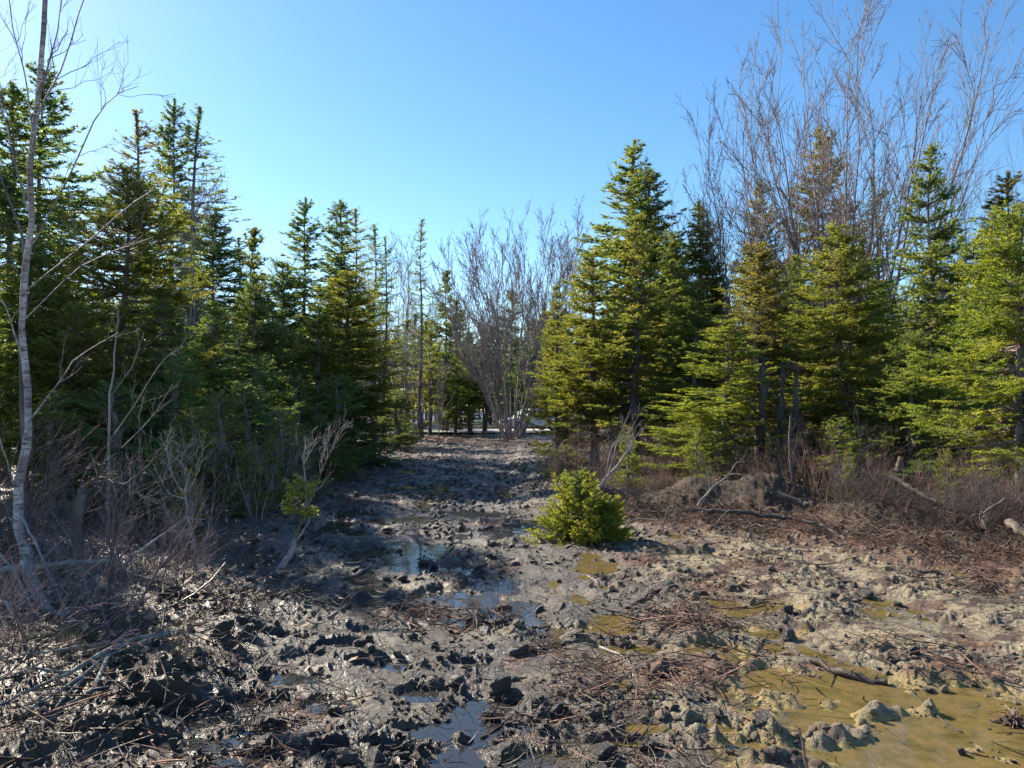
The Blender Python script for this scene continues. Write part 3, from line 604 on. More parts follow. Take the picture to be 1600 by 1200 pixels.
# ---- bare deciduous trees
def put_bare(label, px, py, Y, sx, meshes, H0, group, rot=0.0, bx=None, col=(1, 1, 1), name='bare_tree'):
    top = P(px, py, Y); X = top[0] if bx is None else P(bx, 640, Y)[0]
    z0 = gz1(X, Y)-0.05; t = thing(name, label, 'tree', (X, Y, z0), group); s = (top[2]-z0)/HM[meshes[0].name]
    t.scale = (s*sx, s*sx, s); t.rotation_euler = (0, 0, rot)
    for nm, me in zip(('trunk', 'limbs', 'twigs'), meshes):
        ob(nm, me, t, 'stuff' if nm != 'trunk' else None).color = (*col, 1)
    return t
HM = {}
def bmesh3(key, g):
    HM[key+'_stems'] = max(float(np.percentile(np.vstack(q.V)[:, 2], 99.97)) for q in g)
    return (g[0].mesh(key+'_stems', [M_GBARK]), g[1].mesh(key+'_limbs', [M_GBARK]), g[2].mesh(key+'_twigs', [M_TWIG]))
BA = bmesh3('vase', bare_tree(5, 12.0, 30, 0.66, 0.055, nch=(11, 7, 3), lr=((0.22, 0.46), (0.3, 0.6), (0.35, 0.7)), ang=((0.25, 0.55), (0.25, 0.6), (0.3, 0.8)), base=0.7, rmin=(.021, .015, .011), t0=.2, up=.10, curve=.18, wig=.035))
BB = bmesh3('tallbare', bare_tree(11, 13.0, 14, 0.60, 0.085, nch=(12, 9, 3), lr=((0.2, 0.52), (0.25, 0.55), (0.35, 0.7)), ang=((0.3, 0.75), (0.3, 0.75), (0.3, 0.9)), base=0.8, rmin=(.016, .011, .008), t0=.22, up=.10, curve=.2, wig=.07))
BC = bmesh3('lowbare', bare_tree(23, 11.0, 14, 0.85, 0.08, nch=(12, 8, 3), lr=((0.22, 0.52), (0.25, 0.55), (0.35, 0.7)), ang=((0.3, 0.75), (0.3, 0.75), (0.3, 0.9)), base=1.0, rmin=(.016, .011, .008), t0=.22, up=.08, curve=.2, wig=.08))
BD = bmesh3('thinbare', bare_tree(31, 10.0, 2, 0.14, 0.075, nch=(18, 6, 2), lr=((0.16, 0.34), (0.3, 0.6), (0.35, 0.7)), ang=((0.4, 0.9), (0.4, 0.9), (0.4, 1.0)), base=0.2, rmin=(.013, .009, .007), t0=.2, up=.3, curve=.2))
GD = 'bare leafless trees'
put_bare('big fan-shaped leafless tree with many stems at the end of the track', 800, 300, 42, .95, BA, 13.0, GD, 0.4, col=(1.35, 1.3, 1.25))
put_bare('tallest leafless tree, right of centre in the right tree wall, topping the sky', 1375, -25, 24, .72, BB, 13.4, GD, 1.2, bx=1325, col=(.95, .88, .85))
put_bare('leafless tree with a wide low crown left of the tallest one', 1215, 95, 25, .72, BC, 11.5, GD, 2.0, bx=1215, col=(.95, .88, .85))
put_bare('thin leafless tree at the far right, seen between the pointed spruces', 1520, 178, 24, .35, BC, 11.6, GD, 0.2, bx=1545)
TH = [(470, 395, 40, 'bare tree behind the open-topped tall fir'), (508, 420, 42, 'bare tree between the open-topped fir and the sunlit left spruce'), (380, 420, 38, 'low bare tree behind the ragged dark spruce'), (625, 430, 40, 'leggy bare tree right of the narrow pair of spruces'), (650, 520, 38, 'low grey tangle of a bare tree beside the lone thin spruce'), (685, 560, 40, 'short bare tree at the edge of the track end'), (610, 372, 55, 'spindly grey bare tree left of the lone thin spruce'), (640, 362, 58, 'spindly bare tree close behind the lone thin spruce'), (415, 372, 45, 'faint bare tree tips above the left tree wall'),
      (1148, 300, 30, 'thin bare tree with whitish stems behind the ragged firs on the right'), (1068, 330, 33, 'thin bare tree left of the twin spruce points'), (695, 470, 50, 'thin bare tree before the fir with a rounded top'),
      (292, 230, 17.5, 'grey dead trunk with broken side limbs in the left tree wall'), (630, 480, 44, 'low bare tree in the grey woods at the left track end'), (590, 400, 48, 'bare tree behind the narrow pair of spruces'), (905, 420, 36, 'thin bare tree at the right of the big fan-shaped one'),
      (140, 215, 20, 'bare dead tree with curled limbs between the left conifers'), (1160, 470, 17, 'dead pale stems in front of the brownish ragged fir')]
for i, (px, py, Y, lab) in enumerate(TH):
    put_bare(lab, px, py, Y, 1.15, BD, 9.8, GD, i*1.9, col=(1.1, 1.08, 1.05))

# ---- far wood behind everything: reads as one mass
def gn_scatter(name, srcs, pts, rz, scl, kind='stuff', tint=None):
    """one object; geometry nodes place the given meshes on its points"""
    me = bpy.data.meshes.new(name); pts = np.asarray(pts, np.float32); n = len(pts)
    me.vertices.add(n); me.vertices.foreach_set('co', pts.ravel())
    a = me.attributes.new('rot', 'FLOAT_VECTOR', 'POINT'); a.data.foreach_set('vector', np.asarray(rz, np.float32).ravel())
    a = me.attributes.new('scl', 'FLOAT_VECTOR', 'POINT'); a.data.foreach_set('vector', np.asarray(scl, np.float32).ravel())
    a = me.attributes.new('pick', 'INT', 'POINT'); a.data.foreach_set('value', np.arange(n, dtype=np.int32) % len(srcs))
    o = ob(name, me, kind=kind)
    if tint: o.color = (*tint, 1)
    coll = bpy.data.collections.new(name+'_source')
    for k, parts in enumerate(srcs):
        g = Join(parts); so = bpy.data.objects.new(name+'_piece', g); coll.objects.link(so)
        if tint: so.color = (*tint, 1)
    nt = bpy.data.node_groups.new(name+'_nodes', 'GeometryNodeTree')
    nt.interface.new_socket('Geometry', in_out='INPUT', socket_type='NodeSocketGeometry'); nt.interface.new_socket('Geometry', in_out='OUTPUT', socket_type='NodeSocketGeometry')
    N, L = nt.nodes, nt.links
    gi = N.new('NodeGroupInput'); go = N.new('NodeGroupOutput'); ip = N.new('GeometryNodeInstanceOnPoints'); ci = N.new('GeometryNodeCollectionInfo')
    ci.inputs[0].default_value = coll; ci.inputs[1].default_value = True; ci.inputs[2].default_value = True
    def na(k, t):
        q = N.new('GeometryNodeInputNamedAttribute'); q.data_type = t; q.inputs[0].default_value = k; return q.outputs[0]
    L.new(gi.outputs[0], ip.inputs['Points']); L.new(ci.outputs[0], ip.inputs['Instance']); ip.inputs['Pick Instance'].default_value = True
    L.new(na('pick', 'INT'), ip.inputs['Instance Index']); L.new(na('rot', 'FLOAT_VECTOR'), ip.inputs['Rotation']); L.new(na('scl', 'FLOAT_VECTOR'), ip.inputs['Scale'])
    L.new(ip.outputs[0], go.inputs[0])
    md = o.modifiers.new('scatter', 'NODES'); md.node_group = nt
    return o
def Join(parts):
    """join meshes into one new mesh (numpy)"""
    if not isinstance(parts, (list, tuple)): return parts
    V = []; F4 = []; F3 = []; m4 = []; m3 = []; mats = []; n = 0
    for me in parts:
        co = np.empty(len(me.vertices)*3, np.float32); me.vertices.foreach_get('co', co); V.append(co.reshape(-1, 3))
        lt = np.empty(len(me.polygons), np.int32); me.polygons.foreach_get('loop_total', lt); lv = np.empty(len(me.loops), np.int32); me.loops.foreach_get('vertex_index', lv)
        mats.append(me.materials[0]); k = len(mats)-1
        n4 = int((lt == 4).sum()); a = lv[:n4*4].reshape(-1, 4)+n; b = lv[n4*4:].reshape(-1, 3)+n
        F4.append(a); F3.append(b); m4.append(np.full(len(a), k)); m3.append(np.full(len(b), k)); n += len(me.vertices)
    return mesh_np('piece', np.vstack(V), np.vstack(F4), np.vstack(F3), False, mats, np.concatenate(m4+m3))
rs = np.random.RandomState(99)
def rz(n, tilt=0.05):
    a = rs.normal(0, tilt, (n, 3)); a[:, 2] = rs.rand(n)*2*np.pi; return a
def sc3(n, a, b, xy=1.0):
    s = rs.uniform(a, b, n); return np.stack([s*xy, s*xy, s], -1)
# far forest
n = 900; fy = rs.uniform(62, 125, n); fx = rs.uniform(-1.0, 1.0, n)*fy
keep = ~((fy < 72) & (np.abs(fx-2) < 7)); fx, fy = fx[keep], fy[keep]; n = len(fx)
gn_scatter('far_forest', [list(PROTO['far1']), list(PROTO['far2']), list(BD), list(BD)], np.stack([fx, fy, 0*fx], -1), rz(n, .02), sc3(n, .8, 1.25, 1.2), tint=(.7, .8, .7))
# mid woods on both sides, trees that cannot be told apart behind the named ones
def mid(n, f):
    out = []
    while len(out) < n:
        y = rs.uniform(24, 62); x = rs.uniform(-0.95, 0.95)*y
        if f(x, y): out.append((x, y, 0.1))
    return np.array(out)
pm = mid(110, lambda x, y: (x < left_edge(y)-3.0))
n = len(pm); gn_scatter('left_woods', [list(PROTO['far1']), list(PROTO['far2']), list(BD), list(BD)], pm, rz(n, .03), sc3(n, .45, .75, 1.3), tint=(.85, .95, .9))
pm = mid(170, lambda x, y: (x > right_edge(y)+4.0 and x > 0.14*y))
n = len(pm); gn_scatter('right_woods', [list(PROTO['far1']), list(PROTO['far2']), list(BD), list(BD)], pm, rz(n, .03), sc3(n, .45, .75, 1.3), tint=(.9, .9, .7))
#MARK_SECOND
# ------------------------------------------------------------------ undergrowth, litter and clods
def catmull(pts, K):
    pts = np.asarray(pts, float); n = len(pts)
    Q = np.vstack([2*pts[0]-pts[1], pts, 2*pts[-1]-pts[-2]])
    t = np.linspace(0, n-1-1e-6, K); i = t.astype(int); f = (t-i)[:, None]
    p0, p1, p2, p3 = Q[i], Q[i+1], Q[i+2], Q[i+3]
    return 0.5*((2*p1)+(-p0+p2)*f+(2*p0-5*p1+4*p2-p3)*f**2+(-p0+3*p1-3*p2+p3)*f**3)
SH1 = shrub(1, 1.25, 8, 0.75, 0.008, (5, 3), wig=.13).mesh('thin_shrub', [M_SHRUB])
SH2 = shrub(2, 1.6, 4, 0.6, 0.014, (7, 4), wig=.12).mesh('upright_shrub', [M_SHRUB])
SH3 = shrub(3, 0.75, 16, 1.1, 0.005, (5, 3), base=.25, wig=.14).mesh('low_tangle', [M_SHRUB])
SH4 = shrub(4, 0.9, 16, 1.15, 0.007, (5, 4), base=.3, up=-0.05, wig=.12).mesh('grey_tangle', [M_GBARK])
def grass(seed, n, H, mat):
    rs = np.random.RandomState(seed); s = stems(rs, n, H, 1.0, 0.003, K=5, base=.12, curve=.1, wig=.1, hv=.6); s[0][..., 2] -= 0.35*H*np.linspace(0, 1, 5)[None]**2
    g = Geo(); g.tubes(*s, 3); return g.mesh('dry_grass', [mat])
GR1 = grass(8, 70, .42, M_GRASS); GR2 = grass(9, 60, .30, M_REDW)
def litter(seed, n, rad, l0, l1, r, mats_):
    """a handful of thin sticks lying loosely over each other"""
    rs = np.random.RandomState(seed); out = []
    for m, k in mats_:
        nn = int(n*k); g = Geo()
        c = np.stack([rs.normal(0, rad*.5, nn), rs.normal(0, rad*.5, nn), np.abs(rs.normal(0.012, .018, nn))], -1)
        a = rs.rand(nn)*2*np.pi; e = rs.normal(0, .22, nn); L = rs.uniform(l0, l1, nn)*rs.uniform(.3, 1, nn)
        d = np.stack([np.cos(a)*np.cos(e), np.sin(a)*np.cos(e), np.sin(e)], -1); t = np.linspace(-.5, .5, 5)
        s_ = norm(np.cross(d, rs.normal(size=(nn, 3))))
        Pp = c[:, None]+d[:, None]*(L[:, None]*t)[..., None]+s_[:, None]*(L[:, None]*rs.normal(0, .5, (nn, 1))*(t**2)[None])[..., None]
        g.tubes(Pp, (r*rs.uniform(.4, 1.3, nn))[:, None]*(1-.5*np.abs(t*2)[None]), 3); out.append(g.mesh('sticks', [m]))
    return out
LT1 = litter(21, 46, .42, .08, .42, .0042, [(M_REDW, .6), (M_WOOD, .25), (M_DARKW, .35)])
LT2 = litter(22, 46, .45, .06, .30, .0035, [(M_REDW, .8), (M_WOOD, .15), (M_DARKW, .25)])
LT3 = litter(23, 26, .50, .05, .30, .0035, [(M_DARKW, .8), (M_WOOD, .25), (M_REDW, .15)])
def leaves(seed, n, rad, size):
    rs = np.random.RandomState(seed); c = np.stack([rs.uniform(-rad, rad, n), rs.uniform(-rad, rad, n), rs.uniform(.004, .03, n)], -1)
    a = rs.rand(n)*6.28; nrm = norm(np.stack([rs.normal(0, .4, n), rs.normal(0, .4, n), np.ones(n)], -1))
    u = norm(np.cross(nrm, np.stack([np.cos(a), np.sin(a), 0*a], -1))); v = np.cross(nrm, u); s_ = (size*rs.uniform(.5, 1.2, n))[:, None]
    pr = [(1, 0, 0), (.35, .45, .12), (-.55, .38, .05), (-1, 0, .2), (-.55, -.4, .05), (.35, -.45, .15)]
    V = np.stack([c+u*s_*x+v*s_*y+nrm*s_*z for x, y, z in pr], 1).reshape(-1, 3)
    b = np.arange(n)[:, None]*6; g = Geo(); g.add(V, np.concatenate([b+np.array([[0, 1, 4, 5]]), b+np.array([[1, 2, 3, 4]])])); return g.mesh('leaves', [M_LEAF], smooth=False)
LV = leaves(31, 50, .5, .02)
import bmesh
def clod_mesh(seed, mat):
    bm = bmesh.new(); bmesh.ops.create_icosphere(bm, subdivisions=3, radius=1.0)
    rs = np.random.RandomState(seed); V = np.array([v.co[:] for v in bm.verts]); F = np.array([[v.index for v in f.verts] for f in bm.faces]); bm.free()
    # chop with random planes, then roughen: an angular broken lump
    for k in range(9):
        n_ = norm(rs.normal(size=3)); d_ = rs.uniform(.45, .8); e = V@n_-d_; V = V-np.maximum(e, 0)[:, None]*n_*.85
    r_ = 1+.16*perlin(V[:, 0]*2.3+seed, V[:, 1]*2.3+V[:, 2]*1.9)+.14*perlin(V[:, 0]*5+seed, V[:, 2]*5+V[:, 1]*4)+.07*perlin(V[:, 1]*11+seed, V[:, 2]*11+V[:, 0]*9)
    V = V*r_[:, None]*np.array([1, rs.uniform(.6, .95), rs.uniform(.5, .8)])
    return mesh_np('clod', V, None, F, True, [mat])
CW = [clod_mesh(40+i, M_CLODW) for i in range(6)]; CD = [clod_mesh(50+i, M_CLODD) for i in range(6)]

rs = np.random.RandomState(123)
def cloud(n, ymin, ymax, f, power=1.6):
    """points on the ground, denser towards the near end, kept where f(x, y) holds"""
    y = ymin+(ymax-ymin)*rs.rand(n)**power; x = rs.uniform(-0.82, 0.82, n)*np.maximum(y, 3)
    k = f(x, y); x, y = x[k], y[k]; return x, y
def place(name, srcs, x, y, sa, sb, tilt=.08, dz=0.0, xy=1.0, tint=None, sizes=None):
    n = len(x); s = sa*.8+(sb*1.15-sa*.8)*rs.rand(n)**1.6 if sizes is None else sizes
    return gn_scatter(name, srcs, np.stack([x, y, gz(x, y)+dz*s], -1), rz(n, tilt), np.stack([s*xy, s*xy, s], -1), tint=tint)
# clods of mud, wet ones left and centre, drying ones right
x, y = cloud(64000, 2.7, 24, lambda x, y: (x > left_edge(y)-.4) & (x < right_edge(y)+.2), 1.5)
H_, in_, we_, re_, si_, li_ = ground_fields(x, y)
clump = fbm(x*1.3, y*1.3, 3, ox=77)
k = (rs.rand(len(x)) < np.clip(.35+clump*1.1, .03, 1)) & ((H_ > WL-.004) | (rs.rand(len(x)) < .03)); x, y, we_, re_, H_ = x[k], y[k], we_[k], re_[k], H_[k]
sz = np.minimum(.006*np.exp(rs.normal(.55, .62, len(x)))*np.clip(y/6, 1, 2.4), .06)
a = rs.rand(len(x)) < we_*.9+.1
for nm, m_, sel in (('wet_mud_clods', CW, a), ('drying_mud_clods', CD, ~a)):
    n = sel.sum(); s = sz[sel]; gn_scatter(nm, m_, np.stack([x[sel], y[sel], H_[sel]+.25*s], -1), rz(n, .5), np.stack([s, s*rs.uniform(.7, 1.2, n), s], -1))
x, y = cloud(260, 3.0, 11, lambda x, y: (x > left_edge(y)) & (x < right_edge(y)), 1.2); f_ = ground_fields(x, y); k = f_[4] < .5
place('big_mud_clods', CW, x[k], y[k], .035, .085, .4, .25)
# stick and root litter
x, y = cloud(1500, 3.2, 16, lambda x, y: (x > left_edge(y)) & (x < right_edge(y)+.8), 1.3); f_ = ground_fields(x, y)
k = (f_[3] > .35) & (f_[4] < .3); place('root_litter', [LT1, LT2], x[k], y[k], .7, 1.3, .12, 0.0)
k = (f_[3] <= .35) & (f_[4] < .4) & (rs.rand(len(x)) < .3); place('scattered_twigs', [LT3], x[k], y[k], .6, 1.2, .12, 0.0)
x = rs.uniform(1.5, 9, 420); yb = np.interp(x, [1.5, 2.2, 4.3, 6, 9], [12.4, 12.1, 10.8, 8.6, 6]); y = yb+rs.normal(-.35, .55, 420); place('bank_litter', [LT3, LT2, LT1], x, y, .5, 1.2, .3, .02)
x, y = cloud(900, 6, 40, lambda x, y: (x < left_edge(y)) | (x > right_edge(y)), 1.5); place('leaf_litter', [LV], x, y, .8, 1.6, .05)
x, y = cloud(500, 3.2, 14, lambda x, y: (x < left_edge(y)+.6), 1.0); place('shaded_litter', [LT3, LT1, [LV]], x, y, .8, 1.5, .25)
x, y = cloud(900, 13, 42, lambda x, y: (x > left_edge(y)-.3) & (x < right_edge(y)+.5), 1.0); place('far_track_litter', [LT3, LT2, LT3], x, y, .9, 2.2, .15, .0)
x, y = cloud(5000, 14, 44, lambda x, y: (x > left_edge(y)-.3) & (x < right_edge(y)+.5), 1.0); place('far_track_clods', CW, x, y, .02, .07, .4, .2)
x, y = cloud(160, 34, 50, lambda x, y: (x > left_edge(y)) & (x < right_edge(y)+3), 1.0); place('track_end_leaves', [LV, LT2], x, y, 1.5, 3, .1)
# thickets
x, y = cloud(900, 6.2, 34, lambda x, y: (x < left_edge(y)-.25) & (x > left_edge(y)-9) & (fbm(x*.8, y*.8, 2, ox=61) > -.1), 1.5)
k = rs.rand(len(x)) < .5; place('left_thicket', [SH1, SH3, SH2], x[k], y[k], .3, .8, .25, tint=(1.0, .9, 1.0)); place('left_grey_brush', [SH4, SH2, SH3], x[~k], y[~k], .3, .8, .25, tint=(.8, .78, .75))
x, y = cloud(150, 4.0, 7.4, lambda x, y: (x < left_edge(y)-.35), 1.0); place('near_left_tangle', [SH4, SH3, SH4, LT1, LT3, SH2], x, y, .4, .8, .35, tint=(1.0, .98, 1.0))
x, y = cloud(1300, 9.5, 30, lambda x, y: (x > right_edge(y)+.5) & (x < right_edge(y)+9), 1.7)
k = rs.rand(len(x)) < .55; place('right_thicket', [SH1, SH3, SH2], x[k], y[k], .3, .72, .25, tint=(1.15, .85, .7)); place('right_grey_brush', [SH4, SH3, SH4], x[~k], y[~k], .3, .75, .35, tint=(.55, .5, .45))
x = rs.uniform(5, 10.5, 210); y = np.interp(x, [4.3, 6, 9, 12], [11, 9.0, 6.4, 4.6])+rs.uniform(.1, 1.9, 210); place('grey_brush_bank', [SH4, SH3, LT1], x, y, .35, .8, .45, tint=(.6, .55, .52))
x, y = cloud(500, 6.5, 26, lambda x, y: (x < left_edge(y)-.1) | (x > right_edge(y)+.2), 1.6); place('dry_grass', [GR1, GR2], x, y, .5, 1.1, .2)
x = rs.uniform(2.2, 4.4, 60); y = rs.uniform(13.2, 14.4, 60); place('orange_grass', [GR1], x, y, .8, 1.3, .2, tint=(1.4, .9, .6))
x = rs.uniform(-3.2, -1.9, 26); y = rs.uniform(4.2, 5.6, 26); place('mossy_tufts', [GR1], x, y, .25, .5, .3)

# taller bare bushes and fir seedlings standing out of the brush
SB1 = shrub(15, 2.0, 6, 0.55, 0.014, (9, 5), base=.12, wig=.10).mesh('tall_bush', [M_GBARK]); SB2 = shrub(16, 1.7, 9, 0.75, 0.011, (8, 4), base=.15, wig=.12).mesh('wide_bush', [M_TWIG]); SB3 = shrub(17, 1.9, 4, 0.4, 0.017, (10, 5), base=.08, wig=.12).mesh('pale_bush', [M_GBARK])
for side, lab, spots in (('l', 'knee to head high bare grey bush standing in the left thicket', [(-3.2, 7.6), (-4.1, 8.6), (-5.2, 9.4), (-3.4, 9.9), (-4.4, 11.0), (-3.9, 12.8), (-5.6, 12.0), (-4.7, 14.5), (-6.4, 10.6), (-4.5, 17)]),
                         ('r', 'bare grey-pink bush standing in the brush below the right tree wall', [(1.2, 14.2), (1.9, 15.0), (0.9, 16.0), (2.9, 14.6), (3.8, 14.0), (4.9, 13.2), (5.7, 12.4), (6.6, 11.6), (7.3, 10.6), (2.3, 17.0), (5.2, 14.8), (7.6, 12.4)])):
    for k, (a_, b_) in enumerate(spots):
        o = ob('bare_bush', (SB1, SB2, SB3)[k % 3]); o.location = (a_, b_, gz1(a_, b_)-.03); o.rotation_euler = (rs.normal(0, .1), rs.normal(0, .1), k*2.1); q_ = (.38 if side == 'l' else .33)+.32*rs.rand(); o.scale = (q_*1.1, q_*1.1, q_)
        o.color = (.85, .80, .82, 1) if side == 'l' else (1.1, .95, .88, 1); tag(o, lab, 'bush', 'bare bushes in the left thicket' if side == 'l' else 'bare bushes in the right brush')
for side, lab, spots in (('l', 'knee-high fir seedling poking out of the left thicket', [(-3.6, 8.3), (-4.6, 9.9), (-3.7, 11.4), (-5.4, 11.2), (-4.3, 13.6)]), ('r', 'knee-high fir seedling poking out of the right brush', [(2.2, 14.0), (3.4, 13.6), (5.4, 11.9), (6.4, 10.9), (4.4, 13.9), (7.6, 9.8)])):
    for k, (a_, b_) in enumerate(spots):
        t = thing('fir_seedling', lab, 'seedling', (a_, b_, gz1(a_, b_)-.03), 'fir seedlings in the '+('left thicket' if side == 'l' else 'right brush')); q_ = .22+.14*rs.rand(); t.scale = (q_*1.2, q_*1.2, q_*1.2); t.rotation_euler = (0, 0, k*1.7)
        pa, pb, pc = PROTO['small1']; ob('trunk', pa, t); ob('limbs', pb, t, 'stuff'); ob('crown', pc, t, 'stuff').color = (1.2, 1.25, .75, 1)

# ------------------------------------------------------------------ hand-placed plants and wood
def line(pts, K=10): return catmull([P(*p) for p in pts], K)
def wood(name, label, cat, limbs, mat, group=None, tw=None, col=(1, 1, 1), seed=0, main='trunk', part='branch', S=7, twm=None, rough=.2, ys=1.0):
    """limbs: list of (pixel polyline, r0, r1); the first is the trunk, the others are parts named branch"""
    limbs = [([(a_, b_, c_*ys) for a_, b_, c_ in l_[0]],)+tuple(l_[1:]) for l_ in limbs]
    rs = np.random.RandomState(seed+500); L0 = line(limbs[0][0], 14); base = L0[0].copy()
    t = thing(name, label, cat, base, group); allP = []; allR = []
    for i, (pts, r0, r1) in enumerate(limbs):
        K = 14 if i == 0 else 9; Q = line(pts, K)-base; ln = np.linalg.norm(Q[-1]-Q[0]); jt = min(1.0, ln/(K*r0*1.5)); Q[1:-1] += rs.normal(0, (.25*r0+.002)*jt, (K-2, 3)); R = np.linspace(r0, r1, K)*(1+rs.uniform(-.12, .12, K)*jt)
        g = Geo(); g.tubes(Q, R, max(S, 10) if r0 > .03 else (S if i == 0 else 6), cap=True, rough=rough*max(jt, .3), rs=rs); o = ob(main if i == 0 else part, g.mesh(name, [mat]), t); o.color = (*col, 1)
        allP.append(Q); allR.append(R)
    if tw:
        g = Geo(); n1, n2, lr, up = tw
        for Q, R in zip(allP[tw_start(tw, allP):], allR[tw_start(tw, allP):]):
            c1 = children(Q[None], R[None], rs, n1, lr, (.35, .9), K=6, t0=.25, up=up, rmin=.003, wig=.08); g.tubes(*c1, 3)
            c2 = children(*c1, rs, n2, (.3, .65), (.35, .9), K=4, t0=.15, up=up, rmin=.002, wig=.08); g.tubes(*c2, 3)
        o = ob('twigs', g.mesh(name+'_twigs', [twm or mat]), t, 'stuff'); o.color = (*col, 1)
    return t
def tw_start(tw, a): return 0 if len(a) == 1 else 1
# birch at the left edge
B = 6.9
wood('birch_tree', 'slender pale birch with a crooked peeling trunk near the left edge', 'tree',
     [([(70, 935, B), (48, 880, B), (30, 830, B), (27, 770, B), (36, 715, B), (46, 680, B), (42, 640, B+.05), (34, 560, B+.1), (38, 480, B+.1), (41, 400, B+.1), (45, 320, B+.1), (50, 240, B+.1), (60, 140, B+.1), (68, 40, B+.1), (74, -80, B+.2)], .046, .018),
      ([(45, 250, B), (60, 180, B), (95, 110, B+.2), (125, 20, B+.3), (150, -60, B+.3)], 0.0115, 0.0045),
      ([(42, 395, B), (80, 330, B-.2), (130, 230, B-.3), (165, 160, B-.4), (215, 135, B-.5)], 0.0101, 0.0030),
      ([(40, 455, B), (110, 400, B-.2), (180, 340, B-.3), (235, 300, B-.3), (265, 270, B-.3)], 0.0094, 0.0023),
      ([(38, 500, B), (100, 440, B-.4), (160, 400, B-.6), (240, 370, B-.8)], 0.0079, 0.0023),
      ([(34, 560, B), (8, 480, B-.2), (-30, 420, B-.4)], 0.0086, 0.0030),
      ([(44, 330, B), (20, 240, B+.2), (0, 150, B+.3), (-10, 60, B+.4)], 0.0094, 0.0030),
      ([(52, 210, B), (40, 120, B+.3), (20, 40, B+.3), (10, -30, B+.3)], 0.0086, 0.0030),
      ([(58, 150, B), (85, 70, B-.2), (100, -20, B-.3)], 0.0094, 0.0030),
      ([(45, 660, B), (90, 600, B-.2), (120, 560, B-.2), (185, 520, B-.3)], 0.0101, 0.0030),
      ([(28, 780, B), (5, 700, B-.2), (-20, 640, B-.3)], 0.0072, 0.0030)],
     M_BIRCH, tw=(7, 4, (.25, .5), .2), seed=1, S=12, twm=M_TWIG)
wood('dark_sapling', 'thin dark sapling curving up just left of the birch trunk', 'sapling', [([(40, 900, 7.3), (38, 700, 7.3), (30, 560, 7.3), (42, 470, 7.3), (38, 380, 7.3), (10, 300, 7.4), (-10, 240, 7.5)], .022, .008), ([(42, 470, 7.3), (25, 420, 7.2), (0, 375, 7.2)], .008, .003)], M_SBARK, tw=(5, 3, (.3, .5), .2), seed=2)
wood('bare_sapling', 'thin bare sapling with pale fanned twigs right of the birch, before the broad spruce', 'sapling', [([(170, 900, 8.2), (168, 780, 8.2), (170, 690, 8.2), (172, 620, 8.2), (180, 540, 8.2), (184, 480, 8.2)], .018, .006), ([(170, 690, 8.2), (205, 640, 8.0), (250, 570, 7.9), (285, 540, 7.8)], .008, .003), ([(172, 620, 8.2), (205, 575, 8.1), (225, 520, 8.1)], .007, .003), ([(190, 700, 8.1), (235, 655, 8), (270, 600, 7.9)], .007, .003)], M_GBARK, tw=(5, 4, (.3, .5), .2), seed=3)
t = wood('broken_tree', 'snapped dark tree stub with splintered orange wood bent over to the right', 'broken tree', [([(112, 905, 8.0), (118, 860, 8.0), (121, 810, 8.0), (125, 775, 8.0), (133, 762, 8.0)], .062, .040), ([(128, 770, 8.0), (145, 755, 7.9), (170, 753, 7.8), (195, 757, 7.7)], .022, .008), ([(128, 764, 8.0), (150, 748, 7.9), (175, 745, 7.9)], .016, .006), ([(195, 757, 7.7), (225, 735, 7.6), (250, 700, 7.6)], .010, .003)], M_SBARK, tw=(6, 3, (.5, 1.0), .1), seed=4, ys=.93)
t.children[1].data.materials[0] = M_SPLIT; t.children[1]['label'] = 'bent over splinter of torn orange wood'
wood('lichen_shrub', 'pale lichen-crusted dead shrub branching wide above the left mud edge', 'shrub', [([(312, 880, 8.6), (300, 840, 8.6), (293, 800, 8.6), (290, 770, 8.6), (295, 740, 8.6)], .018, .012), ([(290, 775, 8.6), (270, 745, 8.5), (262, 710, 8.5), (255, 690, 8.5)], .010, .004), ([(292, 770, 8.6), (310, 735, 8.6), (318, 700, 8.6)], .010, .004), ([(294, 760, 8.6), (285, 720, 8.6), (288, 690, 8.6)], .008, .003), ([(291, 780, 8.6), (265, 770, 8.6), (245, 740, 8.6)], .007, .003)], M_LICHEN, tw=(9, 5, (.5, .9), .1), seed=5, twm=M_LICHEN, ys=.90)
wood('lichen_branch', 'long pale lichen-covered branch rising to the right in front of the dead shrub', 'branch', [([(180, 895, 6.9), (215, 865, 7.1), (255, 835, 7.4), (290, 808, 7.6)], .014, .008), ([(290, 808, 7.6), (305, 812, 7.7), (322, 812, 7.7)], .006, .003), ([(262, 830, 7.5), (290, 835, 7.5), (300, 850, 7.5), (308, 880, 7.6)], .006, .004)], M_LICHEN, tw=(2, 2, (.2, .35), .1), seed=6, ys=.95)
wood('fallen_branch', 'long whitish branch lying level across the left edge of the photo', 'branch', [([(-30, 886, 5.9), (25, 889, 6.0), (75, 884, 6.0), (120, 878, 6.1), (180, 877, 6.2)], .028, .016), ([(180, 877, 6.2), (205, 895, 6.2), (235, 905, 6.2), (270, 902, 6.3)], .008, .004), ([(60, 886, 6.0), (78, 862, 5.9), (100, 840, 5.9)], .009, .003), ([(120, 880, 6.1), (150, 905, 6.0), (170, 935, 6.0)], .006, .003)], M_LICHEN, 'fallen branches in the left foreground', tw=(4, 2, (.2, .4), 0), seed=7)
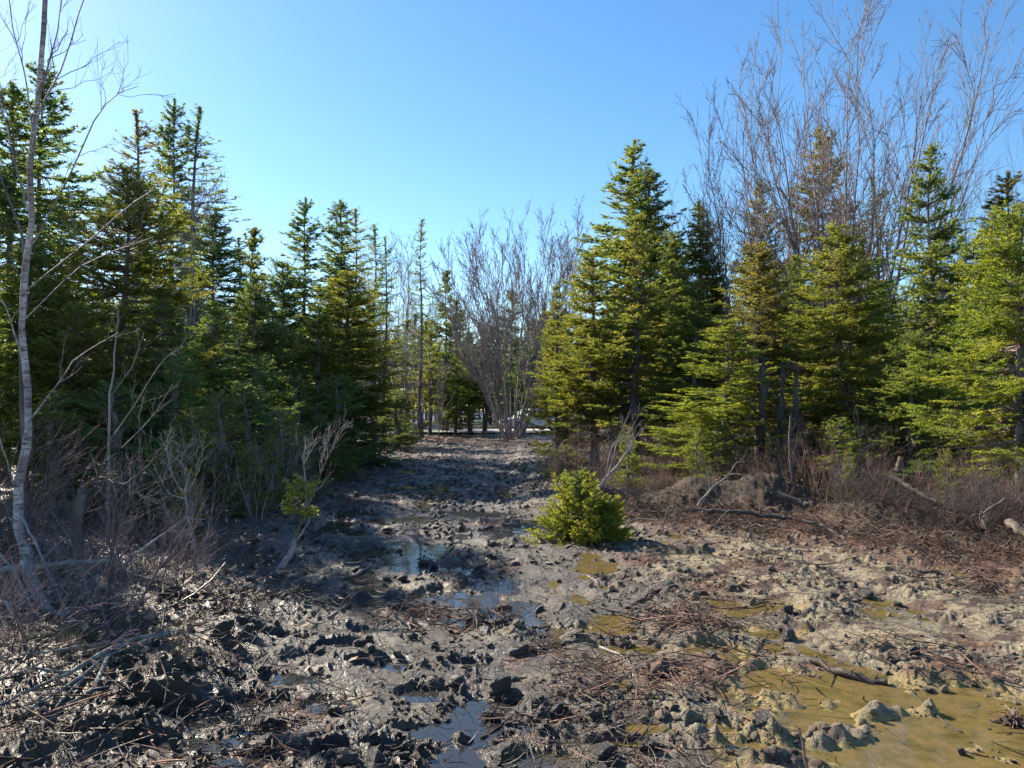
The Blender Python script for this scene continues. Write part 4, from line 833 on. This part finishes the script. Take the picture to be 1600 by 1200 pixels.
LB = [(([(262, 988, 5.35), (220, 997, 5.2), (170, 1015, 5.0), (110, 1050, 4.7), (50, 1080, 4.5), (-20, 1110, 4.3)], 0.0170, 0.0080)), (([(235, 1000, 5.25), (175, 1020, 5.0), (130, 1055, 4.7), (90, 1080, 4.5), (30, 1120, 4.2)], 0.0140, 0.0060)), (([(170, 1020, 5.0), (155, 1060, 4.7), (130, 1090, 4.5), (100, 1105, 4.4), (50, 1150, 4.1)], 0.0150, 0.0060)),
      (([(200, 1000, 5.2), (130, 1010, 5.0), (60, 1020, 4.8), (-20, 1030, 4.7)], 0.0120, 0.0045)), (([(110, 1050, 4.7), (60, 1045, 4.6), (0, 1060, 4.5)], 0.0105, 0.0045)), (([(175, 1020, 5.0), (176, 1045, 4.95), (175, 1060, 4.9)], 0.0105, 0.0060)), (([(130, 1060, 4.7), (80, 1110, 4.3), (20, 1160, 4.0)], 0.0090, 0.0030))]
wood('fallen_branch', 'fan of grey fallen limbs sprawling to the bottom left corner', 'branch', LB, M_LICHEN, 'fallen branches in the left foreground', tw=(3, 3, (.2, .4), 0), seed=8, col=(.72, .74, .76), ys=.90)
wood('mossy_log', 'thick mossy log half sunk in the shaded left corner', 'log', [([(-30, 1022, 5.1), (30, 1016, 5.1), (80, 1000, 5.2), (150, 990, 5.4)], .075, .05)], M_MOSSW, seed=9, S=12, ys=.93)
wood('fallen_branch', 'leaning grey stem with torn bark running down into the roots under the birch', 'branch', [([(40, 880, 6.6), (62, 930, 6.2), (85, 960, 6.0), (105, 965, 5.9), (130, 985, 5.7), (135, 1000, 5.6)], .045, .022)], M_GBARK, seed=10, ys=.92, tw=(4, 3, (.2, .4), .1))
wood('bent_twig', 'bent reddish twig looping out of the roots at lower left', 'twig', [([(178, 1000, 5.4), (162, 960, 5.5), (160, 940, 5.6), (180, 932, 5.7), (230, 928, 5.8)], .007, .003)], M_SHRUB, seed=11, ys=.92)
for i, (a, lab) in enumerate([([(-10, 850, 6.4), (25, 900, 6.1), (55, 960, 5.8), (100, 1030, 5.4)], 'long thin grey stick slanting down at the left edge, uppermost of three'), ([(10, 940, 5.6), (30, 980, 5.4), (52, 1025, 5.2), (60, 1060, 5.1)], 'grey stick slanting down at the left edge, lowest of three'), ([(25, 790, 6.8), (70, 880, 6.2), (105, 960, 5.9)], 'grey stick crossing the foot of the birch, steepest of three')]):
    wood('slanted_stick', lab, 'stick', [(a, .010, .005)], M_GBARK, 'slanted sticks at the left edge', tw=(4, 2, (.2, .4), .1), seed=12+i, ys=.92)
# leaning sapling with its root on the mud edge
wood('leaning_sapling', 'leaning pale sapling on a mossy uprooted stump at the left edge of the mud', 'sapling', [([(435, 893, 8.0), (447, 876, 8.0), (457, 858, 8.0), (461, 843, 8.0)], .036, .022), ([(459, 845, 8.0), (472, 815, 8.0), (480, 790, 8.0), (492, 765, 8.0), (503, 735, 8.0), (520, 700, 8.0), (540, 675, 8.0)], .013, .004),
      ([(480, 790, 8.0), (478, 760, 8.0), (474, 720, 8.0), (478, 690, 8.0)], .010, .003), ([(503, 735, 8.0), (507, 705, 8.0), (516, 665, 8.1)], .006, .002), ([(463, 845, 8.0), (480, 820, 8.1), (486, 795, 8.1)], .008, .004), ([(475, 725, 8.0), (488, 700, 8.0), (495, 685, 8.0)], .006, .002), ([(520, 700, 8.0), (530, 670, 8.0), (545, 665, 8.0)], .005, .002)], M_GBARK, tw=(6, 5, (.3, .6), .25), seed=20, twm=M_GBARK, col=(1.3, 1.2, 1.2), ys=.94).children[0].data.materials[0] = M_MOSSW
def tuft(name, label, c, H, R, n, tint, cat, group=None, seed=1, nl=.03, nw=.012):
    tr, lb, cr, TP = conifer(seed, H, R, nb=n, tw=60, nl=nl, nw=nw, nsp=.006, bare=.02, power=.35, droop=.5, rt=.012, twl=.6, wob=.02)
    t = thing(name, label, cat, c, group); ob('stem', tr.mesh(name, [M_SBARK]), t); ob('limbs', lb.mesh(name+'_limbs', [M_TWIG]), t, 'stuff'); o = ob('crown', cr.mesh(name+'_crown', [M_FIR], smooth=False), t, 'stuff'); o.color = (*tint, 1)
    return t
tuft('cedar_sprig', 'small bright yellow-green sprig beside the leaning sapling', P(466, 795, 7.6), .20, .08, 24, (1.5, 1.5, .9), 'sprig', seed=3)
# the cut evergreen bush standing in the mud
bx, by = 0.84, 9.75; bz = gz1(bx, by)
t = thing('evergreen_bush', 'rounded bright evergreen bush standing alone in the middle of the muddy clearing', 'bush', (bx, by, bz))
tr, lb, cr, TP = conifer(77, .68, .56, nb=150, tw=44, nl=.034, nw=.012, nsp=.0058, bare=.20, power=.55, droop=.95, rt=.02, twl=.42, wob=.12, gap=.75)
ob('stem', tr.mesh('bush_stem', [M_SBARK]), t); ob('limbs', lb.mesh('bush_limbs', [M_TWIG]), t, 'stuff'); o = ob('crown', cr.mesh('bush_crown', [M_FIR], smooth=False), t, 'stuff'); o.color = (1.5, 1.45, .7, 1)
tr, lb, cr, TP = conifer(78, .40, .18, nb=110, tw=60, nl=.036, nw=.015, nsp=.007, bare=.05, power=.35, droop=.9, rt=.012, twl=.6, wob=.05, gap=.3)
for nm, g, m_ in (('side_stem', tr, M_SBARK), ('side_crown', cr, M_FIR)):
    o = ob(nm, g.mesh('bush_'+nm, [m_], smooth=False), t, 'stuff' if 'crown' in nm else None); o.location = (.42, -.06, 0); o.color = (1.5, 1.45, .7, 1)
# dead shrub leaning over the mound right of the bush
wood('dead_shrub', 'leaning grey dead shrub with whitish tips behind the evergreen bush', 'shrub', [([(905, 790, 12.6), (925, 770, 12.6), (950, 745, 12.5), (978, 712, 12.4), (990, 685, 12.4)], .035, .014), ([(950, 745, 12.5), (958, 715, 12.4), (970, 680, 12.4), (985, 640, 12.4)], .014, .004), ([(965, 728, 12.5), (985, 695, 12.4), (1003, 668, 12.4)], .013, .004), ([(945, 750, 12.5), (955, 700, 12.4), (975, 685, 12.4), (1000, 682, 12.4)], .010, .004), ([(978, 712, 12.4), (985, 675, 12.4), (1000, 645, 12.4)], .010, .003)], M_GBARK, 'leaning dead shrubs on the right bank', tw=(6, 4, (.3, .55), .15), seed=30, col=(1.2, 1.15, 1.15))
wood('dead_shrub', 'low dead shrub splayed over the dark spoil heap', 'shrub', [([(1090, 790, 12.0), (1110, 765, 12.0), (1135, 745, 12.0), (1150, 740, 12.0)], .018, .008), ([(1150, 740, 12), (1165, 745, 11.9), (1180, 768, 11.8)], .009, .004), ([(1110, 765, 12), (1105, 735, 12.1), (1095, 712, 12.1)], .008, .003), ([(1135, 745, 12), (1150, 725, 12), (1162, 716, 12)], .008, .003)], M_GBARK, 'leaning dead shrubs on the right bank', tw=(6, 4, (.3, .55), .1), seed=31, ys=.94)
RW = [('log', 'straight weathered log lying across the spoil heap', [([(1080, 796, 11.6), (1120, 800, 11.5), (1200, 805, 11.3), (1240, 812, 11.2)], .035, .025)], M_SBARK, 'log'),
      ('log', 'grey log end sloping down from the bank towards the red litter', [([(1215, 772, 11.4), (1250, 786, 11.2), (1262, 790, 11.1)], .05, .04)], M_SBARK, 'log'),
      ('pole', 'thin straight pale pole slanting down in front of the bank brush', [([(1256, 814, 10.2), (1290, 824, 10.0), (1320, 843, 9.7)], .022, .014)], M_WOOD, 'pole'),
      ('log', 'cut pale log end poking in from the right edge of the photo', [([(1576, 815, 8.9), (1592, 826, 8.7), (1625, 850, 8.5)], .045, .055)], M_WOOD, 'log'),
      ('stick', 'upright forked pale stick in the red litter below the spoil heap, left one', [([(1035, 824, 10.5), (1042, 800, 10.5), (1049, 788, 10.5)], .012, .006)], M_GBARK, 'stick'),
      ('stick', 'upright straight pale stick in the red litter below the spoil heap, right one', [([(1052, 830, 10.2), (1056, 800, 10.2), (1053, 778, 10.2)], .011, .008)], M_GBARK, 'stick'),
      ('stick', 'arched pale stick lying right of the evergreen bush', [([(972, 820, 10.6), (1000, 810, 10.6), (1030, 815, 10.4), (1055, 828, 10.2)], .010, .006)], M_GBARK, 'stick'),
      ('stick', 'stubby pale stick standing at the foot of the dark bank', [([(1122, 816, 10.6), (1130, 805, 10.6), (1140, 797, 10.6)], .012, .006)], M_GBARK, 'stick'),
      ('stick', 'low curved pale stick on the red litter before the dark bank', [([(1165, 826, 10.2), (1180, 820, 10.2), (1195, 823, 10.1)], .014, .008)], M_WOOD, 'stick'),
      ('branch', 'feathery dead conifer bough drooping over the grey brush at right', [([(1570, 780, 9.5), (1540, 800, 9.4), (1520, 808, 9.3), (1495, 806, 9.3)], .018, .005)], M_WOOD, 'branch'),
      ('branch', 'dark fallen trunk slanting through the brush under the prominent spruce', [([(1390, 745, 11.5), (1430, 765, 11.0), (1465, 785, 10.5)], .04, .025)], M_SBARK, 'branch'),
      ('stump', 'short broken pale stump in the brush below the free-standing spruce', [([(1404, 735, 12), (1406, 725, 12), (1408, 714, 12)], .06, .04)], M_WOOD, 'stump'),
      ('stick', 'thin pale upright sapling stem between two dark trunks', [([(1238, 765, 12.6), (1236, 730, 12.6), (1233, 695, 12.6), (1235, 650, 12.6)], .022, .014)], M_GBARK, 'stick')]
for i, (nm, lab, lim, m_, cat) in enumerate(RW):
    wood(nm, lab, cat, lim, m_, seed=60+i, tw=(9, 4, (.3, .5), -.1) if 'feathery' in lab else ((4, 3, (.2, .4), .1) if 'slanting through' in lab else None), main='wood', ys=.94, col=(.6, .58, .55))
TK = [('dead_tree', 'stout dark conifer trunk behind the bright feathery fir', 1190, 735, 640, 14.6, .085), ('dead_tree', 'slim dark trunk left of the pale sapling stem', 1220, 745, 640, 14.2, .05), ('dead_tree', 'slim dark trunk right of the pale sapling stem', 1242, 745, 640, 14.0, .055), ('dead_tree', 'pale lichen-spotted trunk of the bright near tree at the right edge', 1593, 790, 560, 11.2, .07)]
for i, (nm, lab, px, yb, yt, Y, r) in enumerate(TK):
    wood(nm, lab, 'tree', [([(px, yb, Y), (px-2, (yb+yt)/2, Y), (px+1, yt, Y), (px+3, yt-70, Y)], r, r*.6)], M_SBARK if i < 3 else M_GBARK, 'conifer trunks in the right tree wall', tw=(30, 4, (.1, .25), 0), col=(.6, .6, .6), seed=80+i, S=9)
# sticks lying in the mud
def G2(px, py, up=.02):
    a = PG(px, py, 0.0); return (px, py, float(a[1]))
ST = [('chunky dark broken stick at the far edge of the ochre puddle', [(1268, 1034), (1300, 1048), (1345, 1060), (1386, 1066)], .028, .024, M_DARKW),
      ('thin dark stick lying flat behind the ochre puddle', [(1390, 1040), (1425, 1042), (1455, 1044)], .010, .007, M_DARKW),
      ('dark stick resting over a mud lump in the ochre puddle', [(1424, 1076), (1445, 1098), (1475, 1125), (1502, 1140)], .010, .005, M_DARKW),
      ('thin stick floating near the right rim of the ochre puddle', [(1515, 1055), (1545, 1065), (1600, 1078)], .009, .005, M_DARKW),
      ('thin twig pointing up out of the near ochre water', [(1262, 1210), (1240, 1175), (1224, 1148)], .007, .005, M_SHRUB),
      ('small twig half under water in the ochre puddle', [(1496, 1164), (1515, 1172), (1545, 1178)], .006, .003, M_DARKW),
      ('pale peeled stick lying right of centre on the mud', [(937, 1008), (960, 1022), (980, 1038), (990, 1056)], .009, .006, M_LICHEN),
      ('dark straight stick beyond the pale peeled one', [(990, 948), (1025, 935), (1060, 927)], .016, .008, M_DARKW),
      ('long dark root curling to the right beyond the ochre rim', [(1060, 927), (1100, 944), (1160, 948), (1200, 940)], .012, .007, M_DARKW),
      ('reddish root strand trailing down left of the ochre puddle', [(1030, 1042), (1080, 1060), (1120, 1075), (1145, 1110), (1175, 1140)], .010, .004, M_REDW),
      ('short dark stick in the bottom middle of the photo', [(752, 1150), (780, 1132), (805, 1118), (812, 1105)], .008, .004, M_DARKW),
      ('thin dark stick in the wet mud left of bottom middle', [(505, 1136), (530, 1125), (558, 1120)], .009, .005, M_DARKW),
      ('bark slab edge lying in the middle of the wet mud', [(514, 972), (530, 960), (548, 950)], .018, .010, M_WOOD),
      ('pale knotty stick at the shaded left end of the wet track', [(530, 905), (555, 898), (580, 882)], .020, .012, M_WOOD),
      ('dark root lump trailing left beside the central dark peat heap', [(880, 950), (860, 975), (830, 990)], .010, .006, M_DARKW),
      ('short pale twig between the bush and the puddles', [(918, 898), (930, 910), (937, 922)], .008, .004, M_WOOD),
      ('dark crooked stick near the reflecting pool on the track', [(655, 905), (680, 880), (700, 862), (712, 850)], .012, .006, M_DARKW),
      ('thin upright twig beside the reflecting pool on the track', [(487, 1080), (487, 1068), (486, 1053)], .006, .004, M_WOOD),
      ('reddish-brown root curl on the right mud flat', [(1290, 925), (1330, 915), (1370, 930), (1400, 925)], .012, .006, M_REDW),
      ('pale bare stick at the far right on the red litter', [(1530, 893), (1560, 885), (1585, 872)], .013, .007, M_WOOD),
      ('weathered stick lying along the right rim of the litter', [(1480, 930), (1520, 925), (1560, 912)], .012, .006, M_WOOD)]
for i, (lab, pts, r0, r1, m_) in enumerate(ST):
    q = []
    for k, (a, b) in enumerate(pts):
        g0 = PG(a, b); zz = max(gz1(g0[0], g0[1]), WL)+r0*.6
        q.append(np.array([g0[0], g0[1], zz]))
    q = np.array(q)
    if 'upright' in lab or 'pointing up' in lab:
        L_ = .22; q = np.array([q[0], q[0]+[-.01, .01, L_*.5], q[0]+[-.03, .02, L_]])
    C_ = catmull(q, 10); base = C_[0].copy(); rr = np.random.RandomState(i); C_[1:-1] += rr.normal(0, r0*.35, (8, 3)); g = Geo(); g.tubes(C_-base, np.linspace(r0, r1, 10)*rr.uniform(.8, 1.2, 10), 7, cap=True, rough=.3, rs=rr)
    c1 = children((C_-base)[None], np.linspace(r0, r1, 10)[None]*.6, rr, 3, (.12, .3), (.4, .9), K=4, t0=.3, up=.1, rmin=.002)
    t = thing('stick', lab, 'stick', base, 'sticks lying in the mud'); ob('wood', g.mesh('stick', [m_]), t)
    for k in range(3):
        g = Geo(); g.tubes(c1[0][k:k+1], c1[1][k:k+1], 4); ob('side_twig', g.mesh('stick_twig', [m_]), t)
# dark peaty root clumps
def clump(label, c, r, mat, seed, n=90, flat=.6):
    rs = np.random.RandomState(seed); t = thing('root_clump', label, 'clump', c, 'clumps of peat and roots in the mud')
    m_ = clod_mesh(seed+300, M_CLODW); o = ob('peat', m_, t); o.scale = (r*.8, r*.75, r*flat)
    d = norm(rs.normal(size=(n, 3))*np.array([1, 1, .7])+[0, 0, .15]); st = d*np.array([r*.6, r*.6, r*flat*.7]); L = r*rs.uniform(.3, 1.0, n); tt = np.linspace(0, 1, 5)
    Pp = st[:, None]+d[:, None]*(L[:, None]*tt)[..., None]+np.cumsum(rs.normal(0, .05*r, (n, 5, 3)), 1); Pp[..., 2] -= .5*L[:, None]*tt**2
    g = Geo(); g.tubes(Pp, np.full((n, 1), .0045)*(1-.6*tt), 3); ob('roots', g.mesh('roots', [mat]), t, 'stuff')
for i, (px, py, r, lab) in enumerate([(1585, 1128, .07, 'dark red root clump standing in the ochre water at the right edge'), (775, 975, .20, 'broad dark peat heap with loose roots in the middle of the mud'), (835, 1010, .17, 'dark peat heap right of the broad central one'), (355, 975, .14, 'reddish root clump at the left edge of the wet mud'), (290, 950, .26, 'big dark overturned root mass in the left shade'), (770, 1120, .06, 'small dark lump in the blue puddle at the bottom'), (665, 880, .10, 'clump of roots beside the reflecting pool'), (938, 905, .07, 'dark hollow clump beyond the small ochre pool'), (1445, 895, .13, 'dark knot of roots on the red litter, left one'), (1540, 915, .12, 'dark knot of roots on the red litter, right one')]):
    g0 = PG(px, py); clump(lab, (g0[0], g0[1], max(gz1(g0[0], g0[1]), WL)+.02), r, M_REDW if 'red' in lab else M_DARKW, 10+i, n=int(60+400*r), flat=.45 if r > .1 else .7)

# ------------------------------------------------------------------ parked car beyond the track end
MW = mat_plain('white_car_paint', (.80, .81, .82), .25, 0, .6); MG = mat_plain('car_glass', (.05, .07, .08), .05); MB_ = mat_plain('black_trim', (.02, .02, .022), .4); MT = mat_plain('tyre_rubber', (.025, .025, .025), .8); MR = mat_plain('alloy', (.5, .5, .52), .3, .9); ML = mat_plain('lamp_glass', (.75, .77, .8), .1)
def loft(sections, closed=True):
    V = np.array(sections, float); n, m, _ = V.shape; g = Geo(); i = np.arange(n-1)[:, None]*m; j = np.arange(m)[None]; F = np.stack([i+j, i+(j+1) % m, i+m+(j+1) % m, i+m+j], -1).reshape(-1, 4); g.add(V.reshape(-1, 3), F)
    for e in (0, n-1):
        c = V[e].mean(0); g.add(np.vstack([V[e], c]), None, [[k, (k+1) % m, m] for k in range(m)])
    return g
def sect(x, w, z0, z1, r=.12, k=4):
    """rounded rectangle across the car at length x"""
    p = []
    for (cy, cz, a0) in ((w-r, z1-r, 0), (-(w-r), z1-r, 90), (-(w-r), z0+r, 180), (w-r, z0+r, 270)):
        for q in range(k+1):
            a = math.radians(a0+90*q/k); p.append((x, cy+r*math.cos(a), cz+r*math.sin(a)))
    return p
car = thing('parked_car', 'white car parked beyond the end of the track, half hidden by trees', 'car', (1.35, 53.5, .19)); car.rotation_euler = (0, 0, math.radians(205))
ob('body', loft([sect(-2.25, .70, .45, .80), sect(-2.1, .86, .32, .95), sect(-1.0, .91, .26, 1.0), sect(.9, .91, .26, .99), sect(1.9, .86, .28, .90), sect(2.2, .74, .38, .78)]).mesh('car_body', [MW]), car)
ob('cabin', loft([sect(-2.0, .70, .92, 1.30), sect(-1.7, .74, .95, 1.55), sect(-.2, .76, .95, 1.62), sect(.45, .74, .95, 1.52), sect(1.05, .76, .92, 1.08, .07)]).mesh('car_cabin', [MW]), car)
def quad(nm, pts, m_, par, th=.02):
    p = np.array(pts, float); n_ = np.cross(p[1]-p[0], p[3]-p[0]); n_ = n_/np.linalg.norm(n_); g = Geo(); g.add(np.vstack([p-n_*th/2, p+n_*th/2]), [(0, 3, 2, 1), (4, 5, 6, 7), (0, 1, 5, 4), (1, 2, 6, 5), (2, 3, 7, 6), (3, 0, 4, 7)]); return ob(nm, g.mesh(nm, [m_], smooth=False), par)
quad('windscreen', [(1.10, -.66, 1.08), (1.10, .66, 1.08), (.50, .62, 1.52), (.50, -.62, 1.52)], mat_plain('reflection_toned_glass', (.35, .45, .48), .08), car)  # pale base colour paints a reflection into the windscreen
for sd in (-1, 1):
    for x0, x1 in ((-.05, .62), (-1.0, -.12), (-1.75, -1.08)):
        quad('side_window', [(x0, sd*.775, 1.04), (x1, sd*.775, 1.04), (x1-.1, sd*.765, 1.46), (x0+.02, sd*.765, 1.50)], MG, car)
    quad('headlight', [(2.12, sd*.50, .66), (2.12, sd*.80, .66), (2.06, sd*.80, .82), (2.10, sd*.50, .80)], ML, car, .08)
    quad('mirror', [(.72, sd*.86, 1.02), (.72, sd*1.05, 1.02), (.72, sd*1.05, 1.18), (.72, sd*.86, 1.18)], MW, car, .1)
quad('grille', [(2.2, -.42, .55), (2.2, .42, .55), (2.17, .42, .74), (2.17, -.42, .74)], MB_, car, .05); quad('bumper', [(2.23, -.72, .34), (2.23, .72, .34), (2.21, .72, .50), (2.21, -.72, .50)], MB_, car, .08)
for wx in (-1.35, 1.38):
    for sd in (-1, 1):
        g = Geo(); a = np.arange(25)*2*np.pi/24; prof = [(.20, -.10), (.31, -.11), (.34, -.06), (.34, .06), (.31, .11), (.20, .10)]
        V = np.array([[(wx+r*math.cos(q), sd*.80+y_, .34+r*math.sin(q)) for (r, y_) in prof] for q in a[:24]]); idx = np.arange(24); F = np.concatenate([np.stack([idx*6+k, idx*6+k+1, ((idx+1) % 24)*6+k+1, ((idx+1) % 24)*6+k], -1) for k in range(5)]); g.add(V.reshape(-1, 3), F)
        w1 = ob('wheel', g.mesh('tyre', [MT]), car)
        g = Geo(); g.tubes(np.array([[wx, sd*.80-.08, .34], [wx, sd*.80+.085, .34]]), np.array([.20, .19]), 20, cap=True); ob('rim', g.mesh('rim', [MR]), w1)
